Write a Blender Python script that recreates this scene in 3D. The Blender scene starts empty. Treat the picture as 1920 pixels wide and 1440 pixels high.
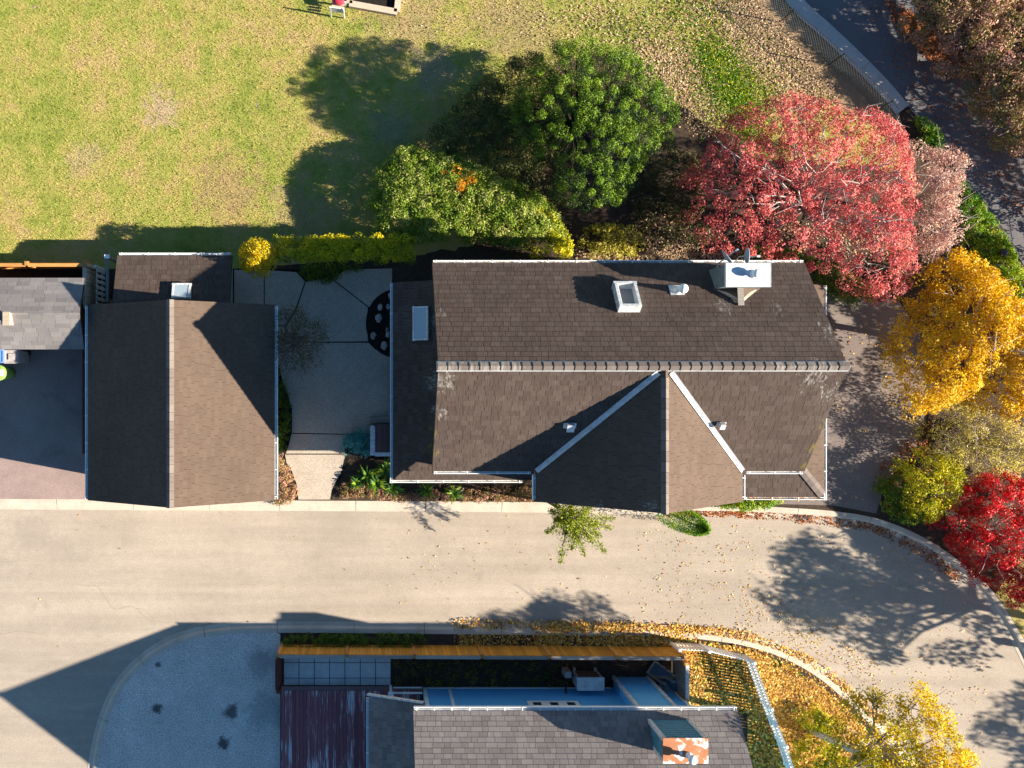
import bpy, math, random
import numpy as np
from mathutils import Vector, Matrix

random.seed(7)
RNG = np.random.default_rng(11)
SC = bpy.context.scene
COL = SC.collection

# ------------------------------------------------------------------ camera, light, exposure
D = 35.0                 # camera height (m)
F = 1640.0               # focal length in photo pixels
NU, NV = 695.0, 715.0    # the point of the photo straight below the drone
cam_d = bpy.data.cameras.new('camera')
cam = bpy.data.objects.new('camera', cam_d)
COL.objects.link(cam)
cam.location = (0, 0, D)
cam.rotation_euler = (0, 0, 0)
cam_d.sensor_fit = 'HORIZONTAL'
cam_d.sensor_width = 36.0
cam_d.lens = 36.0 * F / 1920.0
cam_d.shift_x = (960.0 - NU) / 1920.0
cam_d.shift_y = -(720.0 - NV) / 1920.0
cam_d.clip_end = 1000.0
SC.camera = cam

SUN_TO = Vector((2.125, -0.40, 1.0)).normalized()
sun_el = math.asin(SUN_TO.z)
sun_az = math.atan2(SUN_TO.x, SUN_TO.y)          # clockwise from +Y
world = bpy.data.worlds.new('World')
SC.world = world
world.use_nodes = True
wn = world.node_tree.nodes
wl = world.node_tree.links
sky = wn.new('ShaderNodeTexSky')
sky.sky_type = 'NISHITA'
sky.sun_disc = False
sky.sun_elevation = sun_el
sky.sun_rotation = sun_az
sky.air_density = 1.0
sky.dust_density = 0.2
sky.ozone_density = 1.2
hs = wn.new('ShaderNodeHueSaturation')
hs.inputs['Saturation'].default_value = 1.3
wl.new(sky.outputs[0], hs.inputs['Color'])
wl.new(hs.outputs[0], wn['Background'].inputs[0])
wn['Background'].inputs[1].default_value = 0.053
sun_d = bpy.data.lights.new('sun', 'SUN')
sun_d.energy = 5.0
sun_d.angle = math.radians(0.5)
sun_d.color = (1.0, 0.90, 0.76)
sun = bpy.data.objects.new('sun', sun_d)
COL.objects.link(sun)
sun.rotation_euler = SUN_TO.to_track_quat('Z', 'Y').to_euler()
sun.location = (30, -5, 30)
SC.view_settings.view_transform = 'Standard'
SC.view_settings.look = 'None'
SC.view_settings.gamma = 1.0
SC.view_settings.use_curve_mapping = False
SC.view_settings.exposure = 1.68


# ------------------------------------------------------------------ helpers
def P(u, v, z=0.0):
    k = (D - z) / F
    return Vector(((u - NU) * k, (NV - v) * k, z))


def P2(pts, z=0.0):
    return [(P(u, v, z).x, P(u, v, z).y) for u, v in pts]


def tag(o, label=None, cat=None, group=None, kind=None):
    if label: o['label'] = label
    if cat: o['category'] = cat
    if group: o['group'] = group
    if kind: o['kind'] = kind
    return o


def root_of(name, loc, label, cat, group=None):
    o = bpy.data.objects.new(name, None)
    o.empty_display_size = 0.2
    o.location = loc
    COL.objects.link(o)
    o['_w'] = (loc[0], loc[1], loc[2])
    return tag(o, label, cat, group)


def attach(o, parent):
    """parent, keeping world coordinates (parents are never rotated)"""
    if parent is not None:
        o.parent = parent
        if parent.type == 'EMPTY':
            o.matrix_parent_inverse = Matrix.Translation(-parent.location)
        elif parent.get('_m'):
            o.matrix_parent_inverse = parent.matrix_basis.inverted()
    return o


class MB:
    """collects faces; build() makes ONE mesh object"""
    def __init__(self):
        self.v, self.f, self.r = [], [], []

    def add(self, verts, faces, rnd=0.0):
        b = len(self.v)
        self.v += [tuple(p) for p in verts]
        self.r += [rnd] * len(verts)
        self.f += [tuple(b + i for i in f) for f in faces]
        return self

    def box(self, c, size, ax=None, rnd=0.0):
        """box at centre c; ax = (X, Y, Z) unit vectors"""
        X, Y, Z = ax if ax else (Vector((1, 0, 0)), Vector((0, 1, 0)), Vector((0, 0, 1)))
        c = Vector(c)
        hx, hy, hz = size[0] / 2, size[1] / 2, size[2] / 2
        vs = [c + X * (hx * a) + Y * (hy * b) + Z * (hz * d) for d in (-1, 1) for a, b in ((-1, -1), (1, -1), (1, 1), (-1, 1))]
        return self.add(vs, [(3, 2, 1, 0), (4, 5, 6, 7), (0, 1, 5, 4), (1, 2, 6, 5), (2, 3, 7, 6), (3, 0, 4, 7)], rnd)

    def bx(self, x0, x1, y0, y1, z0, z1, rnd=0.0):
        return self.box(((x0 + x1) / 2, (y0 + y1) / 2, (z0 + z1) / 2), (x1 - x0, y1 - y0, z1 - z0), None, rnd)

    def bar(self, a, b, w, h, up=(0, 0, 1), rnd=0.0):
        a, b = Vector(a), Vector(b)
        X = (b - a).normalized()
        Z = Vector(up)
        if abs(X.dot(Z)) > 0.98: Z = Vector((0, 1, 0))
        Y = Z.cross(X).normalized()
        Z = X.cross(Y)
        return self.box((a + b) / 2, ((b - a).length, w, h), (X, Y, Z), rnd)

    def prism(self, poly, z0, z1, rnd=0.0):
        n = len(poly)
        ar = sum(poly[i][0] * poly[(i + 1) % n][1] - poly[(i + 1) % n][0] * poly[i][1] for i in range(n))
        if ar < 0: poly = poly[::-1]
        vs = [(x, y, z0) for x, y in poly] + [(x, y, z1) for x, y in poly]
        fs = [tuple(range(n, 2 * n)), tuple(range(n - 1, -1, -1))]
        fs += [(i, (i + 1) % n, n + (i + 1) % n, n + i) for i in range(n)]
        return self.add(vs, fs, rnd)

    def tube(self, pts, rad, n=6, cap=True, rnd=0.0):
        pts = [Vector(p) for p in pts]
        if not isinstance(rad, (list, tuple)): rad = [rad] * len(pts)
        vs, fs = [], []
        prev = None
        for i, p in enumerate(pts):
            t = (pts[min(i + 1, len(pts) - 1)] - pts[max(i - 1, 0)])
            t = t.normalized() if t.length > 1e-9 else Vector((0, 0, 1))
            a = prev if prev is not None else (Vector((1, 0, 0)) if abs(t.x) < 0.8 else Vector((0, 1, 0)))
            a = (a - t * a.dot(t)).normalized()
            prev = a
            b = t.cross(a)
            for k in range(n):
                q = 2 * math.pi * k / n
                vs.append(p + (a * math.cos(q) + b * math.sin(q)) * rad[i])
        for i in range(len(pts) - 1):
            for k in range(n):
                k2 = (k + 1) % n
                fs.append((i * n + k, i * n + k2, (i + 1) * n + k2, (i + 1) * n + k))
        if cap:
            fs.append(tuple(range(n - 1, -1, -1)))
            fs.append(tuple(range((len(pts) - 1) * n, len(pts) * n)))
        return self.add(vs, fs, rnd)

    def lathe(self, c, prof, n=16, rnd=0.0):
        """prof = [(r, z)...] bottom to top"""
        vs, fs = [], []
        for r, z in prof:
            for k in range(n):
                q = 2 * math.pi * k / n
                vs.append((c[0] + r * math.cos(q), c[1] + r * math.sin(q), c[2] + z))
        for i in range(len(prof) - 1):
            for k in range(n):
                k2 = (k + 1) % n
                fs.append((i * n + k, i * n + k2, (i + 1) * n + k2, (i + 1) * n + k))
        fs.append(tuple(range(n - 1, -1, -1)))
        fs.append(tuple(range((len(prof) - 1) * n, len(prof) * n)))
        return self.add(vs, fs, rnd)

    def mesh(self, name, m=None):
        me = bpy.data.meshes.new(name)
        me.from_pydata(self.v, [], self.f)
        at = me.attributes.new('rnd', 'FLOAT', 'POINT')
        at.data.foreach_set('value', self.r)
        if m: me.materials.append(m)
        return me

    def build(self, name, m, parent=None, smooth=False):
        me = self.mesh(name, m)
        if smooth: me.shade_smooth()
        o = bpy.data.objects.new(name, me)
        COL.objects.link(o)
        return attach(o, parent)


def sheet(name, poly, z, m, kind='structure'):
    b = MB().prism(poly, z - 0.05, z)
    o = b.build(name, m)
    return tag(o, kind=kind)


def inside(px, py, poly):
    x, y = np.asarray(px), np.asarray(py)
    c = np.zeros(x.shape, bool)
    n = len(poly)
    for i in range(n):
        x0, y0 = poly[i]; x1, y1 = poly[(i + 1) % n]
        cond = ((y0 > y) != (y1 > y))
        with np.errstate(divide='ignore', invalid='ignore'):
            xx = (x1 - x0) * (y - y0) / ((y1 - y0) if y1 != y0 else 1e-12) + x0
        c ^= cond & (x < xx)
    return c


def edge_dist(px, py, poly):
    x, y = np.asarray(px), np.asarray(py)
    d = np.full(x.shape, 1e9)
    n = len(poly)
    for i in range(n):
        ax, ay = poly[i]; bx_, by_ = poly[(i + 1) % n]
        vx, vy = bx_ - ax, by_ - ay
        t = np.clip(((x - ax) * vx + (y - ay) * vy) / max(vx * vx + vy * vy, 1e-9), 0, 1)
        d = np.minimum(d, np.hypot(x - ax - t * vx, y - ay - t * vy))
    return d


def pts_in(poly, n, rng=RNG):
    p = np.array(poly)
    lo, hi = p.min(0), p.max(0)
    out = np.zeros((0, 2))
    for _ in range(60):
        q = lo + rng.random((max(n, 32) * 2, 2)) * (hi - lo)
        q = q[inside(q[:, 0], q[:, 1], poly)]
        out = np.vstack([out, q])
        if len(out) >= n: break
    return out[:n]


# ------------------------------------------------------------------ materials
MATS = {}


class NT:
    def __init__(self, name):
        self.m = bpy.data.materials.new(name)
        self.m.use_nodes = True
        self.t = self.m.node_tree
        self.p = self.t.nodes['Principled BSDF']
        self.out = self.t.nodes['Material Output']

    def n(self, kind, **kw):
        nd = self.t.nodes.new(kind)
        for k, v in kw.items():
            if k.startswith('i_'):
                key = k[2:]
                key = int(key) if key.isdigit() else key
                nd.inputs[key].default_value = v
            else:
                setattr(nd, k, v)
        return nd

    def l(self, a, b): self.t.links.new(a, b)

    def pos(self): return self.n('ShaderNodeNewGeometry').outputs['Position']

    def noise(self, scale, detail=3, rough=0.6, vec=None, dist=0.0):
        nd = self.n('ShaderNodeTexNoise')
        nd.inputs['Scale'].default_value = scale
        nd.inputs['Detail'].default_value = detail
        nd.inputs['Roughness'].default_value = rough
        nd.inputs['Distortion'].default_value = dist
        self.l(vec if vec is not None else self.pos(), nd.inputs['Vector'])
        return nd.outputs['Fac']

    def ramp(self, fac, stops, interp='LINEAR'):
        nd = self.n('ShaderNodeValToRGB')
        cr = nd.color_ramp
        cr.interpolation = interp
        while len(cr.elements) < len(stops): cr.elements.new(0.5)
        for e, (p, c) in zip(cr.elements, stops):
            e.position = p
            e.color = tuple(c) + (1,) if len(c) == 3 else c
        self.l(fac, nd.inputs['Fac'])
        return nd.outputs['Color']

    def mix(self, fac, a, b, mode='MIX'):
        nd = self.n('ShaderNodeMix', data_type='RGBA', blend_type=mode)
        for sock, val in ((nd.inputs[0], fac), (nd.inputs[6], a), (nd.inputs[7], b)):
            if hasattr(val, 'links'): self.l(val, sock)
            elif isinstance(val, (int, float)): sock.default_value = val
            else: sock.default_value = tuple(val) + (1,)
        return nd.outputs[2]

    def math(self, op, a, b=0.0, clamp=False):
        nd = self.n('ShaderNodeMath', operation=op, use_clamp=clamp)
        for i, val in enumerate((a, b)):
            if hasattr(val, 'links'): self.l(val, nd.inputs[i])
            else: nd.inputs[i].default_value = val
        return nd.outputs[0]

    def spot(self, x, y, r0, r1):
        """1 inside r0, 0 outside r1 around world point"""
        nd = self.n('ShaderNodeVectorMath', operation='DISTANCE')
        sep = self.n('ShaderNodeVectorMath', operation='MULTIPLY')
        sep.inputs[1].default_value = (1, 1, 0)
        self.l(self.pos(), sep.inputs[0])
        self.l(sep.outputs[0], nd.inputs[0])
        nd.inputs[1].default_value = (x, y, 0)
        mr = self.n('ShaderNodeMapRange', clamp=True)
        mr.inputs['From Min'].default_value = r1
        mr.inputs['From Max'].default_value = r0
        self.l(nd.outputs['Value'], mr.inputs['Value'])
        return mr.outputs[0]

    def bump(self, h, strength=0.3, dist=0.02):
        nd = self.n('ShaderNodeBump')
        nd.inputs['Strength'].default_value = strength
        nd.inputs['Distance'].default_value = dist
        self.l(h, nd.inputs['Height'])
        self.l(nd.outputs[0], self.p.inputs['Normal'])

    def col(self, c, rough=0.85, spec=0.3):
        if hasattr(c, 'links'): self.l(c, self.p.inputs['Base Color'])
        else: self.p.inputs['Base Color'].default_value = tuple(c) + (1,)
        self.p.inputs['Roughness'].default_value = rough
        self.p.inputs['Specular IOR Level'].default_value = spec
        return self.m

    def rnd(self):
        """a value per piece: mesh attribute + object random"""
        a = self.n('ShaderNodeAttribute', attribute_name='rnd').outputs['Fac']
        o = self.n('ShaderNodeObjectInfo').outputs['Random']
        return self.math('FRACT', self.math('ADD', a, o))


def mat_plain(name, c, var=0.12, scale=6.0, rough=0.7, spec=0.3, metal=0.0, piece=0.0):
    """a paint / plastic / metal with mild dirt"""
    t = NT(name)
    n = t.noise(scale, 5, 0.65)
    d = tuple(x * (1 - var * 2.2) for x in c)
    e = tuple(min(1, x * (1 + var)) for x in c)
    k = t.ramp(n, [(0.3, d), (0.7, e)])
    if piece:
        k = t.mix(1.0, k, t.ramp(t.rnd(), [(0, (1 - piece,) * 3), (1, (1 + piece * 0.4,) * 3)]), 'MULTIPLY')
    t.p.inputs['Metallic'].default_value = metal
    return t.col(k, rough, spec)


def mat_wood(name, dark, light, axis_scale=(3, 30, 30), rough=0.75, worn=None):
    t = NT(name)
    mp = t.n('ShaderNodeMapping')
    mp.inputs['Scale'].default_value = axis_scale
    t.l(t.pos(), mp.inputs['Vector'])
    k = t.ramp(t.noise(1.0, 5, 0.7, mp.outputs[0]), [(0.3, dark), (0.7, light)])
    k = t.mix(1.0, k, t.ramp(t.rnd(), [(0, (0.72,) * 3), (1, (1.12,) * 3)]), 'MULTIPLY')
    if worn:
        w = t.math('ADD', t.noise(1.0, 6, 0.75, mp.outputs[0]), t.math('MULTIPLY', t.math('SUBTRACT', t.rnd(), 0.5), 0.22))
        w = t.math('ADD', w, t.math('MULTIPLY', t.math('SUBTRACT', t.noise(0.55, 2), 0.5), 0.5))
        f = t.ramp(w, [(0.55, (0, 0, 0)), (0.66, (1, 1, 1))])
        k = t.mix(f, k, worn)
    return t.col(k, rough, 0.25)


def mat_shingle(name, stops, streak=0.35, lichen=(), lichen_col=(0.33, 0.31, 0.27), patch=0.15, moss=None):
    t = NT(name)
    k = t.ramp(t.rnd(), stops)
    uv = t.n('ShaderNodeUVMap').outputs[0]
    ob = t.n('ShaderNodeObjectInfo').outputs['Random']
    off = t.n('ShaderNodeVectorMath', operation='ADD')
    cx = t.n('ShaderNodeCombineXYZ')
    t.l(t.math('MULTIPLY', ob, 50.0), cx.inputs[0]); t.l(t.math('MULTIPLY', ob, 31.0), cx.inputs[1])
    t.l(uv, off.inputs[0]); t.l(cx.outputs[0], off.inputs[1])
    mp = t.n('ShaderNodeMapping'); mp.inputs['Scale'].default_value = (26, 2.5, 1)
    t.l(off.outputs[0], mp.inputs['Vector'])
    s = t.noise(1.0, 4, 0.7, mp.outputs[0])
    k = t.mix(1.0, k, t.ramp(s, [(0.28, (1 - streak,) * 3), (0.72, (1 + streak * 0.6,) * 3)]), 'MULTIPLY')
    g = t.noise(70.0, 3, 0.7)
    k = t.mix(1.0, k, t.ramp(g, [(0.3, (0.8,) * 3), (0.7, (1.18,) * 3)]), 'MULTIPLY')
    b = t.noise(0.55, 4, 0.6)
    k = t.mix(1.0, k, t.ramp(b, [(0.3, (1 - patch,) * 3), (0.7, (1 + patch * 0.5,) * 3)]), 'MULTIPLY')
    mp2 = t.n('ShaderNodeMapping'); mp2.inputs['Scale'].default_value = (9, 3.5, 1)
    t.l(off.outputs[0], mp2.inputs['Vector'])
    lf = t.noise(1.0, 5, 0.7, mp2.outputs[0])
    for (x, y, r0, r1, amt) in lichen:
        f = t.math('ADD', lf, t.math('MULTIPLY', t.math('SUBTRACT', t.spot(x, y, r0, r1), 1.0), 0.5))
        f = t.math('MULTIPLY', t.ramp(f, [(0.47, (0, 0, 0)), (0.6, (1, 1, 1))]), amt)
        k = t.mix(f, k, lichen_col)
    for (x, y, r0, r1, amt) in (moss or ()):
        f = t.math('ADD', lf, t.math('MULTIPLY', t.math('SUBTRACT', t.spot(x, y, r0, r1), 1.0), 0.5))
        k = t.mix(t.math('MULTIPLY', t.ramp(f, [(0.45, (0, 0, 0)), (0.6, (1, 1, 1))]), amt), k, (0.20, 0.16, 0.03))
    t.bump(g, 0.35, 0.01)
    return t.col(k, 0.92, 0.15)


def vivid(c, sat=1.3, gain=1.22):
    l_ = 0.3 * c[0] + 0.59 * c[1] + 0.11 * c[2]
    return tuple(min(0.85, max(0.004, (l_ + (x - l_) * sat) * gain)) for x in c)


def mat_leaf(name, stops, transl=0.3, rough=0.55, sat=1.3, gain=1.22):
    t = NT(name)
    stops = [(p, vivid(c, sat, gain)) for p, c in stops]
    a = t.n('ShaderNodeAttribute', attribute_name='rnd').outputs['Fac']
    k = t.ramp(a, stops)
    t.col(k, rough, 0.35)
    tr = t.n('ShaderNodeBsdfTranslucent')
    t.l(k, tr.inputs['Color'])
    mx = t.n('ShaderNodeMixShader')
    mx.inputs[0].default_value = transl
    t.l(t.p.outputs[0], mx.inputs[1]); t.l(tr.outputs[0], mx.inputs[2])
    t.l(mx.outputs[0], t.out.inputs['Surface'])
    return t.m


def asphalt(name, dark, light, speck=0.25, big=0.4, stain=None, blotch=(), tracks=0.0):
    t = NT(name)
    k = t.ramp(t.noise(big, 5, 0.6), [(0.3, dark), (0.7, light)])
    mid = t.noise(3.5, 4, 0.7)
    k = t.mix(1.0, k, t.ramp(mid, [(0.3, (0.93,) * 3), (0.7, (1.05,) * 3)]), 'MULTIPLY')
    g = t.noise(19.0, 5, 0.85)
    k = t.mix(1.0, k, t.ramp(g, [(0.33, (1 - speck * 1.3,) * 3), (0.67, (1 + speck * 0.9,) * 3)]), 'MULTIPLY')
    if tracks:                                 # faint wheel tracks along the lane
        mp = t.n('ShaderNodeMapping'); mp.inputs['Scale'].default_value = (0.09, 1.6, 1)
        t.l(t.pos(), mp.inputs['Vector'])
        w_ = t.noise(1.0, 4, 0.6, mp.outputs[0], 0.3)
        k = t.mix(1.0, k, t.ramp(w_, [(0.35, (1 - tracks,) * 3), (0.65, (1 + tracks * 0.4,) * 3)]), 'MULTIPLY')
    if stain:
        k = t.mix(t.ramp(t.noise(0.9, 6, 0.7, None, 0.6), [(0.56, (0, 0, 0)), (0.74, (0.55,) * 3)]), k, stain)
    for (x, y, r0, r1, c, amt) in blotch:
        f = t.math('ADD', t.spot(x, y, r0, r1), t.math('MULTIPLY', t.math('SUBTRACT', t.noise(5.0, 5, 0.7), 0.5), 1.4))
        k = t.mix(t.math('MULTIPLY', t.ramp(f, [(0.42, (0, 0, 0)), (0.8, (1, 1, 1))]), amt), k, c)
    t.bump(g, 0.25, 0.01)
    return t.col(k, 0.92, 0.2)


M = MATS
M['road'] = asphalt('road_asphalt', (0.35, 0.292, 0.23), (0.415, 0.348, 0.277), 0.2, 0.3, (0.27, 0.23, 0.185), tracks=0.12,
                    blotch=[(P(60, 1000).x, P(60, 1000).y, 0.1, 1.6, (0.25, 0.21, 0.17), 0.35), (P(110, 1030).x, P(110, 1030).y, 0.1, 1.2, (0.25, 0.21, 0.17), 0.3), (P(640, 975).x, P(640, 975).y, 0.1, 2.2, (0.27, 0.23, 0.185), 0.35),
                            (P(1250, 1060).x, P(1250, 1060).y, 0.1, 2.5, (0.27, 0.23, 0.185), 0.3), (P(900, 1080).x, P(900, 1080).y, 0.02, 0.4, (0.2, 0.17, 0.14), 0.35)])
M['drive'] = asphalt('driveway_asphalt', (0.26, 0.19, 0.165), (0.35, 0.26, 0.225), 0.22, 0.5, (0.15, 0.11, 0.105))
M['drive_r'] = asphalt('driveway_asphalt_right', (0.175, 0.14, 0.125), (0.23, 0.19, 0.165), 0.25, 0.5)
M['path'] = asphalt('path_asphalt', (0.12, 0.115, 0.12), (0.16, 0.15, 0.15), 0.25, 0.5)
M['concrete'] = asphalt('kerb_concrete', (0.46, 0.39, 0.31), (0.56, 0.48, 0.385), 0.14, 1.2, (0.33, 0.27, 0.20))
M['pale_concrete'] = asphalt('pale_concrete', (0.42, 0.40, 0.36), (0.5, 0.47, 0.42), 0.15, 1.0)
M['aggregate'] = asphalt('exposed_aggregate', (0.40, 0.335, 0.265), (0.49, 0.41, 0.325), 0.36, 0.6, (0.33, 0.28, 0.22))
M['gravel'] = asphalt('gravel', (0.50, 0.46, 0.42), (0.68, 0.62, 0.56), 0.55, 0.7, (0.40, 0.37, 0.34),
                      blotch=[(P(435, 1333).x, P(435, 1333).y, 0.05, 0.62, (0.05, 0.05, 0.05), 0.85),
                              (P(420, 1392).x, P(420, 1392).y, 0.05, 0.5, (0.05, 0.05, 0.05), 0.9),
                              (P(296, 1327).x, P(296, 1327).y, 0.05, 0.38, (0.05, 0.05, 0.05), 0.9),
                              (P(297, 1245).x, P(297, 1245).y, 0.02, 0.25, (0.06, 0.06, 0.06), 0.8),
                              (P(500, 1330).x, P(500, 1330).y, 0.3, 1.4, (0.2, 0.2, 0.2), 0.55),
                              (P(488, 1240).x, P(488, 1240).y, 0.2, 1.1, (0.2, 0.2, 0.2), 0.5)])
M['paver'] = asphalt('paver_concrete', (0.56, 0.60, 0.58), (0.68, 0.71, 0.69), 0.15, 1.5)


def mat_soil(name, dark, light):
    t = NT(name)
    k = t.ramp(t.noise(7.0, 6, 0.75), [(0.3, dark), (0.7, light)])
    g = t.noise(45.0, 3, 0.7)
    k = t.mix(1.0, k, t.ramp(g, [(0.3, (0.6,) * 3), (0.7, (1.4,) * 3)]), 'MULTIPLY')
    t.bump(g, 0.6, 0.03)
    return t.col(k, 0.95, 0.1)


M['soil'] = mat_soil('bed_soil', (0.035, 0.025, 0.018), (0.085, 0.06, 0.042))
M['dirt'] = mat_soil('dry_dirt', (0.25, 0.17, 0.095), (0.36, 0.25, 0.145))
M['mulch'] = mat_soil('dark_mulch', (0.012, 0.010, 0.009), (0.03, 0.024, 0.02))


def mat_grass(name, transl=False):
    t = NT(name)
    a = t.noise(0.33, 5, 0.62)                # wide patches, green against straw
    b = t.noise(1.6, 5, 0.65)
    f = t.math('ADD', t.math('MULTIPLY', a, 0.85), t.math('MULTIPLY', b, 0.62))
    f = t.math('SUBTRACT', f, 0.245)
    at = t.n('ShaderNodeAttribute', attribute_name='rnd').outputs['Fac']
    f = t.math('ADD', f, t.math('MULTIPLY', at, 0.13))
    k = t.ramp(f, [(0.36, (0.40, 0.30, 0.12)), (0.44, (0.36, 0.305, 0.085)), (0.50, (0.32, 0.30, 0.075)), (0.58, (0.265, 0.28, 0.055)), (0.72, (0.175, 0.215, 0.035))])
    n = t.noise(1.9, 7, 0.78)
    for (u, v, r0, r1, c, amt) in [(303, 205, 0.2, 1.25, (0.42, 0.31, 0.19), 0.85), (430, 355, 0.4, 2.4, (0.32, 0.225, 0.105), 0.7),
                                   (160, 300, 0.2, 1.3, (0.38, 0.28, 0.16), 0.55), (760, 30, 0.5, 2.8, (0.34, 0.25, 0.13), 0.6),
                                   (960, 50, 0.5, 3.0, (0.33, 0.24, 0.125), 0.6), (820, 130, 0.3, 1.6, (0.34, 0.26, 0.17), 0.6),
                                   (730, 240, 0.3, 1.4, (0.30, 0.25, 0.17), 0.5), (560, 400, 0.4, 2.0, (0.34, 0.25, 0.13), 0.6)]:
        q = P(u, v)
        g = t.math('ADD', t.spot(q.x, q.y, r0, r1), t.math('MULTIPLY', t.math('SUBTRACT', n, 0.52), 3.4))
        k = t.mix(t.math('MULTIPLY', t.ramp(g, [(0.35, (0, 0, 0)), (0.75, (1, 1, 1))]), amt), k, c)
    g = t.noise(22.0, 4, 0.75)
    k = t.mix(1.0, k, t.ramp(g, [(0.3, (0.78,) * 3), (0.7, (1.18,) * 3)]), 'MULTIPLY')
    if not transl: t.bump(g, 0.8, 0.05)
    return t.col(k, 0.9, 0.15)


M['lawn'] = mat_grass('lawn_turf')
M['blade'] = mat_grass('lawn_blades', True)

LIT_ORANGE = [(0.0, (0.20, 0.085, 0.03)), (0.3, (0.36, 0.17, 0.05)), (0.6, (0.55, 0.30, 0.07)), (0.85, (0.72, 0.48, 0.13)), (1.0, (0.70, 0.55, 0.28))]
LIT_TAN = [(0.0, (0.17, 0.09, 0.05)), (0.4, (0.36, 0.23, 0.12)), (0.8, (0.50, 0.35, 0.20)), (1.0, (0.60, 0.47, 0.30))]
M['litter_orange'] = mat_leaf('fallen_leaf_orange', LIT_ORANGE, 0.1, 0.8, 1.12, 1.2)
M['litter_tan'] = mat_leaf('fallen_leaf_tan', LIT_TAN, 0.1, 0.8, 1.0, 1.15)
M['litter_red'] = mat_leaf('fallen_leaf_rust', [(0, (0.10, 0.03, 0.02)), (0.6, (0.27, 0.09, 0.04)), (1, (0.40, 0.2, 0.09))], 0.1, 0.8)

M['white'] = mat_plain('white_paint', (0.86, 0.85, 0.82), 0.04, 5, 0.5)
M['white_dirty'] = mat_plain('weathered_white_paint', (0.62, 0.63, 0.62), 0.2, 9, 0.6)
M['fascia'] = mat_plain('dark_fascia', (0.07, 0.055, 0.045), 0.15, 6, 0.7)
M['deck_under'] = mat_plain('roof_felt', (0.025, 0.022, 0.020), 0.1, 6, 0.95)
M['house_wall'] = mat_plain('grey_siding', (0.26, 0.27, 0.27), 0.1, 3, 0.8)
M['blue_wall'] = mat_plain('blue_siding', (0.13, 0.47, 0.80), 0.05, 3, 0.75)
M['teal'] = mat_plain('teal_siding', (0.09, 0.26, 0.33), 0.12, 4, 0.75)
M['chase'] = mat_plain('grey_green_siding', (0.17, 0.21, 0.22), 0.12, 4, 0.75)
M['metal'] = mat_plain('galvanised_metal', (0.62, 0.63, 0.64), 0.12, 7, 0.42, 0.5, 0.35)
M['chim_cap'] = mat_plain('painted_metal_cap', (0.60, 0.61, 0.62), 0.14, 4, 0.5, 0.4)
M['valley'] = mat_plain('valley_metal', (0.55, 0.55, 0.55), 0.12, 5, 0.5, 0.4, 0.2)
M['dish'] = mat_plain('dish_grey', (0.33, 0.35, 0.37), 0.08, 5, 0.5)
M['dark_metal'] = mat_plain('dark_metal', (0.03, 0.03, 0.032), 0.2, 8, 0.5, 0.4)
M['black'] = mat_plain('black_plastic', (0.02, 0.02, 0.022), 0.2, 8, 0.6)
M['brownwall'] = mat_plain('red_brown_stain', (0.12, 0.032, 0.022), 0.2, 5, 0.8)
M['greywood'] = mat_wood('grey_weathered_wood', (0.20, 0.18, 0.16), (0.34, 0.31, 0.27))
M['palewood'] = mat_wood('pale_timber', (0.42, 0.33, 0.24), (0.58, 0.48, 0.36))
M['cedar'] = mat_wood('stained_cedar', (0.50, 0.21, 0.025), (0.70, 0.34, 0.05), (20, 20, 3))
M['cedar_side'] = mat_wood('stained_cedar_rail', (0.45, 0.20, 0.05), (0.62, 0.31, 0.10), (3, 25, 25))
M['railgrey'] = mat_wood('fence_cap_weathered', (0.33, 0.27, 0.23), (0.46, 0.39, 0.33), (3, 25, 25))
M['deckboard'] = mat_wood('worn_deck_stain', (0.23, 0.07, 0.085), (0.31, 0.11, 0.12), (22, 1.2, 22), 0.7, (0.55, 0.50, 0.50))
M['porchboard'] = mat_wood('porch_boards', (0.13, 0.075, 0.075), (0.19, 0.115, 0.11), (25, 2, 25))
M['bluebin'] = mat_plain('blue_plastic', (0.16, 0.33, 0.72), 0.06, 6, 0.45)
M['greybin'] = mat_plain('grey_plastic', (0.42, 0.38, 0.36), 0.12, 9, 0.6)
M['greenbin'] = mat_plain('green_plastic', (0.22, 0.36, 0.08), 0.08, 6, 0.5)
M['red'] = mat_plain('red_fabric', (0.55, 0.03, 0.06), 0.12, 8, 0.8)
M['stone'] = mat_plain('pale_stone', (0.42, 0.40, 0.38), 0.2, 8, 0.9, piece=0.3)
M['rust'] = None
t = NT('rusty_chimney_cap')
k = t.ramp(t.noise(2.6, 4, 0.6, None, 0.5), [(0.40, (0.72, 0.68, 0.64)), (0.46, (0.42, 0.17, 0.075)), (0.75, (0.34, 0.12, 0.05))])
M['rust'] = t.col(k, 0.7, 0.3)
t = NT('window_glass')
M['glass'] = t.col((0.03, 0.045, 0.055), 0.03, 0.8)
t = NT('clear_glass')
tr = t.n('ShaderNodeBsdfTransparent'); gl = t.n('ShaderNodeBsdfGlossy'); gl.inputs['Roughness'].default_value = 0.02
mx = t.n('ShaderNodeMixShader'); mx.inputs[0].default_value = 0.05
t.l(tr.outputs[0], mx.inputs[1]); t.l(gl.outputs[0], mx.inputs[2]); t.l(mx.outputs[0], t.out.inputs['Surface'])
M['clear'] = t.m
t = NT('sky_tinted_skylight')
M['dome'] = t.col((0.33, 0.40, 0.44), 0.12, 0.7)  # pale blue base colour stands in for the reflected sky

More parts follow.
